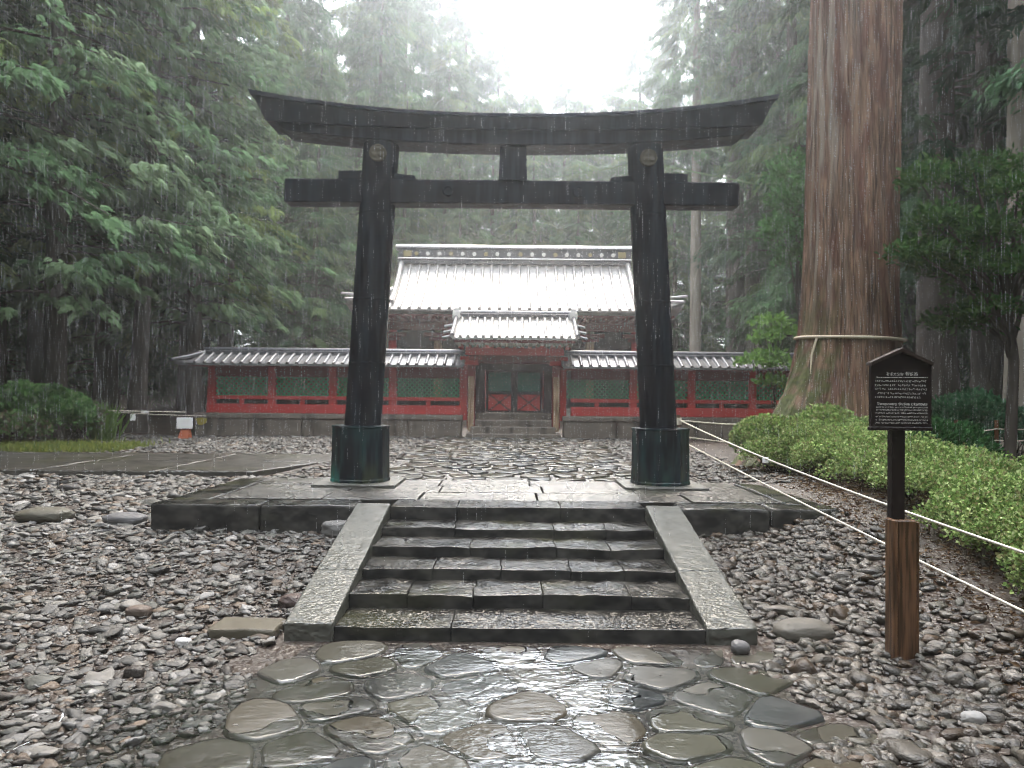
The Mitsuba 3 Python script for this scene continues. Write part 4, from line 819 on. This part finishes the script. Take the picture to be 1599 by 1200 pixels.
# left shrubs and grass patch
q0 = at(45, 650, 15.6); q1 = at(120, 655, 16.5)
shrub('fern_bush', 'leafy green shrub at the left edge before the dark trunks', 'shrub', [(q0[0], 15.6, 1.15, .75, .5, .6), (q0[0] - .9, 15.3, 1.1, .7, .5, .55), (q0[0] + .55, 15.9, 1.05, .5, .45, .5)], 9000, .12, [(.08, .17, .05), (.11, .21, .07), (.06, .13, .045), (.14, .23, .09)], 46, aspect=.85, up=.7)
shrub('brown_shrub', 'loose shrub with brownish leaves right of the leafy green shrub', 'shrub', [(q1[0] + .1, 16.3, 1.0, .5, .4, .45), (q0[0] + .1, 15.0, .85, .6, .35, .32)], 4500, .09, [(.09, .14, .05), (.14, .12, .08), (.11, .16, .065)], 47, aspect=.8)
r = np.random.default_rng(5); n = 6500
gp = np.stack([r.uniform(-11.5, -6.9, n), r.normal(14.3, .55, n)], 1); gp = gp[(gp[:, 1] > 13.65)]
gz_v = gz(gp[:, 0], gp[:, 1]); dd = np.c_[r.normal(0, .35, (len(gp), 2)), np.ones(len(gp))]; dd /= np.linalg.norm(dd, axis=1, keepdims=True)
m = leaf_quads(np.c_[gp, gz_v - .01], dd, r.uniform(.07, .2, len(gp)), r, .14)
put('grass', m, 'm_leaf', False, 'yellow-green grass strip at the left', kind='stuff', color=np.repeat(np.array([(.19, .22, .06), (.26, .28, .08), (.14, .19, .05)])[r.integers(0, 3, len(gp))], 4, 0))
q = at(162, 655, 16.8)
k = thing('grass_clump', 'tall upright grass clump at the end of the left rope', 'grass clump'); n = 160
pp = np.c_[q[0] + r.normal(0, .10, n), 16.8 + r.normal(0, .1, n), np.full(n, .5)]; dd = np.c_[r.normal(0, .22, (n, 2)), np.ones(n)]; dd /= np.linalg.norm(dd, axis=1, keepdims=True)
put(k + '__blades', leaf_quads(pp, dd, r.uniform(.5, 1.0, n), r, .05), 'm_leaf', False, color=np.tile((.12, .2, .05), (n * 4, 1)))

# broadleaf trees on the right
def broadleaf(name, label, x, y, H, trunk_r, lumps, n, size, pal, seed, bsdf='m_leaf_gloss'):
    k = thing(name, label, 'tree'); z = float(gz(x, y)); r = np.random.default_rng(seed)
    ms = [tube([[x, y, z - .1], [x + .08, y, z + H * .35], [x - .05, y + .1, z + H * .7], [x, y, z + H * .95]], [trunk_r, trunk_r * .8, trunk_r * .5, trunk_r * .15], 8)]
    for l in lumps:
        a = np.array([x + .02, y, z + r.uniform(.35, .6) * H]); b = np.array(l[:3]); ms.append(tube([a, a * .4 + b * .6 + [0, 0, .15], b], [trunk_r * .45, trunk_r * .25, .01], 5, False))
    put(k + '__trunk', cat(ms), 'm_bark', True)
    m, c = clump(lumps, n, size, pal, seed, .15, .25, .5, .5); put(k + '__crown', m, bsdf, False, color=c)
bl = np.random.default_rng(4)
q = [at(*p) for p in [(bl.uniform(1420, 1650), bl.uniform(215, 520), bl.uniform(10.8, 12.2)) for _ in range(16)] + [(1440, 290, 11.5), (1520, 270, 11.8), (1590, 300, 11.2), (1470, 350, 11.2), (1555, 370, 11.4), (1600, 420, 11.0), (1450, 410, 11.8), (1520, 430, 11.6), (1640, 330, 11.4)]]
broadleaf('broadleaf_tree', 'bright green broadleaf tree right of the giant cedar', float(at(1575, 600, 11.6)[0]), 11.6, 4.6, .09, [(p[0], p[1], p[2], bl.uniform(.28, .6), .5, bl.uniform(.2, .42)) for p in q], 11000, .10, [(.032, .075, .022), (.045, .095, .028), (.024, .058, .018), (.06, .11, .035)], 51)
q = [at(*p) for p in ((1240, 320, 17), (1225, 370, 17), (1250, 410, 17), (1235, 280, 17.4))]
broadleaf('young_tree', 'slender broadleaf tree behind the left side of the giant cedar', float(at(1250, 600, 17)[0]), 17, 5.2, .07, [(p[0], p[1], p[2], .55, .6, .6) for p in q], 3500, .12, [(.07, .15, .05), (.09, .19, .07), (.05, .11, .04)], 52)
q = [at(*p) for p in ((1205, 505, 15.4), (1195, 530, 15.2), (1225, 522, 15.6), (1200, 558, 15.0), (1175, 568, 14.9), (1222, 572, 15.0), (1210, 600, 15.0))]
broadleaf('sapling', 'light green sapling growing in front of the right fence beside the cedar', float(at(1207, 640, 15.2)[0]), 15.2, 2.3, .025, [(p[0], p[1], p[2], .36, .36, .14) for p in q], 1100, .13, [(.12, .22, .06), (.16, .28, .08), (.10, .18, .06)], 53)
# cedar bough reaching in at the right edge
bo = thing('cedar_bough', 'pale green cedar bough hanging in at the right edge of the photo', 'branch')
r = np.random.default_rng(61); a, b = at(1660, 85, 8.5), at(1550, 130, 8.8)
put(bo + '__limb', tube([a + [.9, .3, .5], a, b], [.03, .018, .006], 6), 'm_bark', True)
n = 420; s = r.random(n); pos = a + (b - a) * s[:, None] + r.normal(0, .09, (n, 3)) + np.array([0, 0, -.08]); dd = (b - a) / np.linalg.norm(b - a) + r.normal(0, .4, (n, 3)) + [0, 0, -.5]; dd /= np.linalg.norm(dd, axis=1, keepdims=True)
c, cc = place_leaves(NEAR, pos, dd, r.uniform(.07, .13, n), np.tile((.11, .19, .11), (n, 1)) * r.uniform(.8, 1.2, (n, 1)), r.normal(0, .4, n), r)
put(bo + '__sprays', c, 'm_leaf', False, color=cc)

# ------------------------------------------------------------------ ropes, posts, notice boards, sign
g = np.linspace(0, 2 * PI, 73)
zr = 2.60 + .035 * np.cos(g - 2.2)
put('trunk_rope', cat([tube(np.c_[TX + (cedar_r(g, zr) + .045) * np.cos(g), TY + (cedar_r(g, zr) + .045) * np.sin(g), zr], .026, 8, False),
     tube([[TX - .72, TY - .5, 2.58], [TX - .80, TY - .50, 2.3], [TX - .84, TY - .56, 2.0]], [.02, .018, .012], 6)]), 'm_rope_tan', True, 'thick tan rope tied round the trunk of the giant cedar', 'rope')
def sag(a, b, s, n=24):
    t = np.linspace(0, 1, n)[:, None]; p = np.asarray(a) * (1 - t) + np.asarray(b) * t; p[:, 2] -= s * 4 * (t * (1 - t))[:, 0]; return p
RP = at(1061, 662, 11.4)
rp = thing('rope_post', 'thin dark post holding the ropes behind the right torii pillar', 'post')
put(rp + '__stake', tube([[RP[0] - .02, 11.4, .4], [RP[0] - .02, 11.4, 1.36]], .035, 8), 'm_stake', 50)
for z in (1.0, 1.27): put(rp + '__knot', tube([[RP[0] - .02, 11.4, z - .05], [RP[0] - .02, 11.4, z + .05]], .055, 8), 'm_rope', 50)
A1 = np.array([RP[0], 11.36, 1.285]); A2 = np.array([RP[0], 11.36, 1.0])
B1, B2 = at(1660, 884, 4.25), at(1660, 985, 4.35)
put('barrier_rope', tube(sag(A1, B1, .06), .009, 6), 'm_rope', True, 'upper white rope from the torii pillar along the hedge to the right edge', 'rope')
put('barrier_rope', tube(sag(A2, B2, .02), .009, 6), 'm_rope', True, 'lower white rope from the torii pillar past the sign to the right edge', 'rope')
put('barrier_rope', tube(sag(A1, at(1250, 660, 13.4), .05), .011, 6), 'm_rope', True, 'upper white rope from the torii pillar back towards the giant cedar', 'rope')
put('barrier_rope', tube(sag(A2 + [.0, 0, .06], at(1250, 694, 13.4), .05), .010, 6), 'm_rope', True, 'lower white rope from the torii pillar back towards the giant cedar', 'rope')
s_ = sag(A1, B1, .06); tg = s_[10]
put('paper_tag', cbx(tg[0] - .03, tg[0] + .03, tg[1] - .006, tg[1] + .006, tg[2] - .05, tg[2] + .012, .002), 'm_white', False, 'small white tag on the upper rope before the hedge', 'tag')
# rope fence in the right background
for px, lab in ((1493, 'thin dark stake carrying the background ropes, nearest the sign'), (1556, 'thin dark stake carrying the background ropes, near the pale trunk')):
    q = at(px, 690, 11.8); put('rope_stake', tube([[q[0], 11.8, .55], [q[0], 11.8, 1.32]], .03, 8), 'm_stake', 50, lab, 'post')
for i, (y0, y1, lab) in enumerate(((671, 667, 'upper pale rope before the pale trunk'), (689, 684, 'lower pale rope before the pale trunk'))):
    put('background_rope', tube(np.vstack([sag(at(1420, y0 + 4, 11.9), at(1493, y0, 11.76), .03, 8), sag(at(1493, y0, 11.76), at(1556, y0 - 1, 11.76), .03, 8)[1:], sag(at(1556, y0 - 1, 11.76), at(1660, y1 - 2, 11.7), .03, 8)[1:]]), .009, 6), 'm_rope', True, lab, 'rope')
# left rope with white tags
a, b = at(140, 641, 16.6), at(322, 650, 19.2)
put('left_rope', tube(sag(a, b, .02), .008, 6), 'm_rope', True, 'white rope from the left shrubs to the fence corner', 'rope')
a2, b2 = at(140, 641, 16.6), at(290, 644, 17.6)
put('bamboo_rail', tube(sag(a2, b2, .0), .009, 8), 'm_rope', True, 'straight pale pole beside the left rope', 'pole')
q = at(209, 652, 17.4); put('hanging_tag', cbx(q[0] - .06, q[0] + .06, 17.35, 17.36, q[2] - .07, q[2] + .07, .004), 'm_white', False, 'small white card hanging from the left rope', 'tag')
q = at(228, 643.5, 17.2); put('hanging_tag', cbx(q[0] - .08, q[0] + .08, 17.14, 17.15, q[2] - .02, q[2] + .025, .004), 'm_white', False, 'flat white strip on the pale pole at left', 'tag')
nb = thing('notice_board', 'white notice board on a short orange stand left of the fence', 'notice board')
q = at(288.5, 661, 18.2)
put(nb + '__panel', cbx(q[0] - .185, q[0] + .185, 18.18, 18.21, q[2] - .13, q[2] + .13, .006), 'm_white')
put(nb + '__frame', cbx(q[0] - .2, q[0] + .2, 18.212, 18.235, q[2] - .145, q[2] + .145, .006), 'm_board')
put(nb + '__stand', loft([[(q[0] - .12, 18.1, .56), (q[0] + .12, 18.1, .56), (q[0] + .12, 18.34, .56), (q[0] - .12, 18.34, .56)], [(q[0] - .09, 18.24, q[2] - .1), (q[0] + .09, 18.24, q[2] - .1), (q[0] + .09, 18.3, q[2] - .1), (q[0] - .09, 18.3, q[2] - .1)]]), 'm_orange')

# the information sign
sg = thing('information_sign', 'dark gabled information sign with white writing on a post by the hedge', 'sign')
YS = 4.75
base = at(1408, 1003, YS); W = lambda px, py, d=YS: at(px, py, d)
p0, p1 = W(1359, 668), W(1453, 668); cx = (p0[0] + p1[0]) / 2; hw = (p1[0] - p0[0]) / 2
zb, ze, zt = p0[2], W(1406, 571)[2], W(1406, 551)[2]
put(sg + '__board', prism([(cx - hw, zb), (cx + hw, zb), (cx + hw, ze), (cx, zt), (cx - hw, ze)], YS - .012, YS + .02), 'm_board')
for s in (-1, 1):
    roof = prism([(cx, zt + .006), (cx, zt + .026), (cx + s * (hw + .005), ze + .017), (cx + s * (hw + .005), ze - .003)][:: 1 if s < 0 else -1], YS - .03, YS + .045)
    put(sg + '__roof_board', roof, 'm_board_top')
bs('m_board_top', pr((.035, .024, .02), .3, .5))
put(sg + '__bottom_rail', cbx(cx - hw - .004, cx + hw + .004, YS - .022, YS + .03, zb - .016, zb + .006, .003), 'm_board')
put(sg + '__post', cbx(cx - .041, cx + .041, YS + .021, YS + .085, .25, zb + .3, .006), 'm_board')
zs = W(1408, 812)[2]; xs0 = W(1390, 900)[0]; xs1 = W(1428, 900)[0]
put(sg + '__stake', cat([cbx(xs0 + .03, xs1, YS - .03, YS + .02, -.15, zs, .006), cbx(xs0 - .004, xs0 + .027, YS - .045, YS + .06, -.15, zs + .004, .006), cbx(xs1 + .002, xs1 + .02, YS - .02, YS + .06, -.15, zs - .01, .005)]), 'm_stake')
GLY = dict(zip('重要文化財御仮殿', '''000000000000003ff003ff00000c000ffffc000c00000c0003fff0030c3003fff0030c30030c3003fff0000c00000c0007fff8000c00000c000ffffc000000000000
0000000000000ffffc00730000230000230007fff806231806231806231807fff80030000030000ffffc00c0c000c18001f300003f0000fff00fc038000000000000
000000000800000c00000c000004000ffffc0ffffc00806000c0c000c0c0006180003180003300001e00000c00001e0000738000e1e00780780e001c000000000000
00000000400000460000c60000860001861c0386180386300786600d86c0098780018700018e0001be0001b60401860401860401860c0187fc0183f8000000000000
00000000002007f03004303004303004303007f030043ffc04307004307007f0f00430b00431b004333007f330000630026c300630300c30300c11e0000080000000
00000000200003300006307c0e7f6c0c6c4c09cc4c034c4c030c4c067f4c0e0c4c0e0c4c0a6c4c026f4c026c4c026c4c026c5c027fc002fe40020040020040000000
00000000000000c0180183f8019fc00310000310000710000f1ff80f1e180b16180316100332300333300331600331c00321c00363e003673803de1c030804000000
00000000000007f9f004093004091004091007fb1004831004961c04900007f8000497f804931804911807fdb00c00b00c90e00d98e0090bb80b071c000000000000'''.split()))
def glyphs(text, x, z, h, y):
    ms = []
    for ch in text:
        if ch != ' ':
            for r_ in range(22):
                bits = int(GLY[ch][r_ * 6:r_ * 6 + 6], 16); c_ = 0
                while c_ < 22:
                    if bits >> (21 - c_) & 1:
                        e = c_
                        while e < 22 and bits >> (21 - e) & 1: e += 1
                        ms.append(bx(x + c_ * h / 22, x + e * h / 22, y - .0012, y, z + h - (r_ + 1) * h / 22, z + h - r_ * h / 22)); c_ = e
                    else: c_ += 1
        x += h * 1.02 if ch != ' ' else h * .8
    return cat(ms)
yf = YS - .0121
zl = lambda py: W(1406, py)[2]; xl_ = lambda px: W(px, 620)[0]
put(sg + '__lettering', glyphs('重要文化財', xl_(1382), zl(587.5), .021, yf), 'm_print')
put(sg + '__lettering', glyphs('御仮殿', xl_(1412), zl(587.5), .0255, yf), 'm_print')
def latin(text, x0, x1, z, h):
    m = meshkit.text_mesh(text, h, .0012, True); v = np.array(m.vertices); w = v[:, 0].max() - v[:, 0].min()
    v[:, 0] = x0 + (v[:, 0] - v[:, 0].min()) * (x1 - x0) / w
    return np.stack([v[:, 0], yf - v[:, 2], z + v[:, 1]], 1), np.array(m.faces)
put(sg + '__lettering', latin('Temporary Shrine Okariden', xl_(1368), xl_(1446), zl(633), .014), 'm_print')
rw = np.random.default_rng(8)
def scribble(x0, x1, z, h, w0, w1):          # writing too small to read in the photograph
    ms, x = [], x0
    while x < x1 - w1:
        w = rw.uniform(w0, w1)
        for _ in range(3):
            if rw.random() < .55: a = x + rw.uniform(0, w * .6); ms.append(bx(a, a + h * .12, yf - .0012, yf, z, z + h * rw.uniform(.6, 1)))
            else: b = z + rw.uniform(0, h * .85); ms.append(bx(x, x + w * .85, yf - .0012, yf, b, b + h * .12))
        x += w * 1.08 * (1 if rw.random() > .05 else 2)
    return cat(ms)
put(sg + '__rule', bx(xl_(1366), xl_(1447), yf - .0012, yf, zl(590.4), zl(589.4)), 'm_print')
for py, a, b in ((597, 1365, 1447), (603.5, 1365, 1447), (609.5, 1365, 1447), (616, 1369, 1447), (622, 1365, 1437)):
    put(sg + '__lettering', scribble(xl_(a), xl_(b), zl(py), .0125, .010, .013), 'm_print')
for py in (637.5, 641.5, 646.5, 652, 657, 662):
    put(sg + '__lettering', scribble(xl_(1366), xl_(1448), zl(py), .0085, .004, .006), 'm_print')

# ------------------------------------------------------------------ rain: drops stretched into pale streaks, sky brightness put into their colour
r = np.random.default_rng(99)
n = 25000; u = r.random(n); yy = 4.5 + 15 * u ** .6
xx = r.uniform(-1, 1, n) * (yy * .66 + .5); zz_ = r.uniform(0, 1, n) * (yy * .52 + 1.6) + np.maximum(0, gz(xx, yy))
keep = (zz_ > 1.2) | (r.random(n) < .5); xx, yy, zz_ = xx[keep], yy[keep], zz_[keep]; n = len(xx)
hl = r.uniform(.04, .12, n) * (.5 + yy / 12); wd = r.uniform(.00035, .0008, n)
bv = np.array([[0, 0, -1.], [1, 0, -.3], [-.5, .87, -.3], [-.5, -.87, -.3], [0, 0, 1]]); bf = np.array([[0, 2, 1], [0, 3, 2], [0, 1, 3], [1, 2, 4], [2, 3, 4], [3, 1, 4]])
V = bv[None] * np.stack([wd, wd, hl], -1)[:, None] + np.stack([xx, yy, zz_], -1)[:, None]
put('rain', (V.reshape(-1, 3), (bf[None] + (np.arange(n) * 5)[:, None, None]).reshape(-1, 3)), 'm_drop', False, 'heavy rain falling through the clearing', kind='stuff')

# ------------------------------------------------------------------ mist
scene['haze'] = {'type': 'cube', 'to_world': T().translate([0, 50, 20]).scale([150, 125, 22]), 'bsdf': {'type': 'null'}, 'interior': {'type': 'ref', 'id': 'rain_mist'}}
tag('haze', 'pale rain mist filling the clearing and the wood', None, None, 'stuff')
tris = sum(len(meshkit.WRITTEN[d['filename']][1]) for d in scene.values() if d.get('type') == 'ply')
print('entries', len(scene), 'triangles', tris)
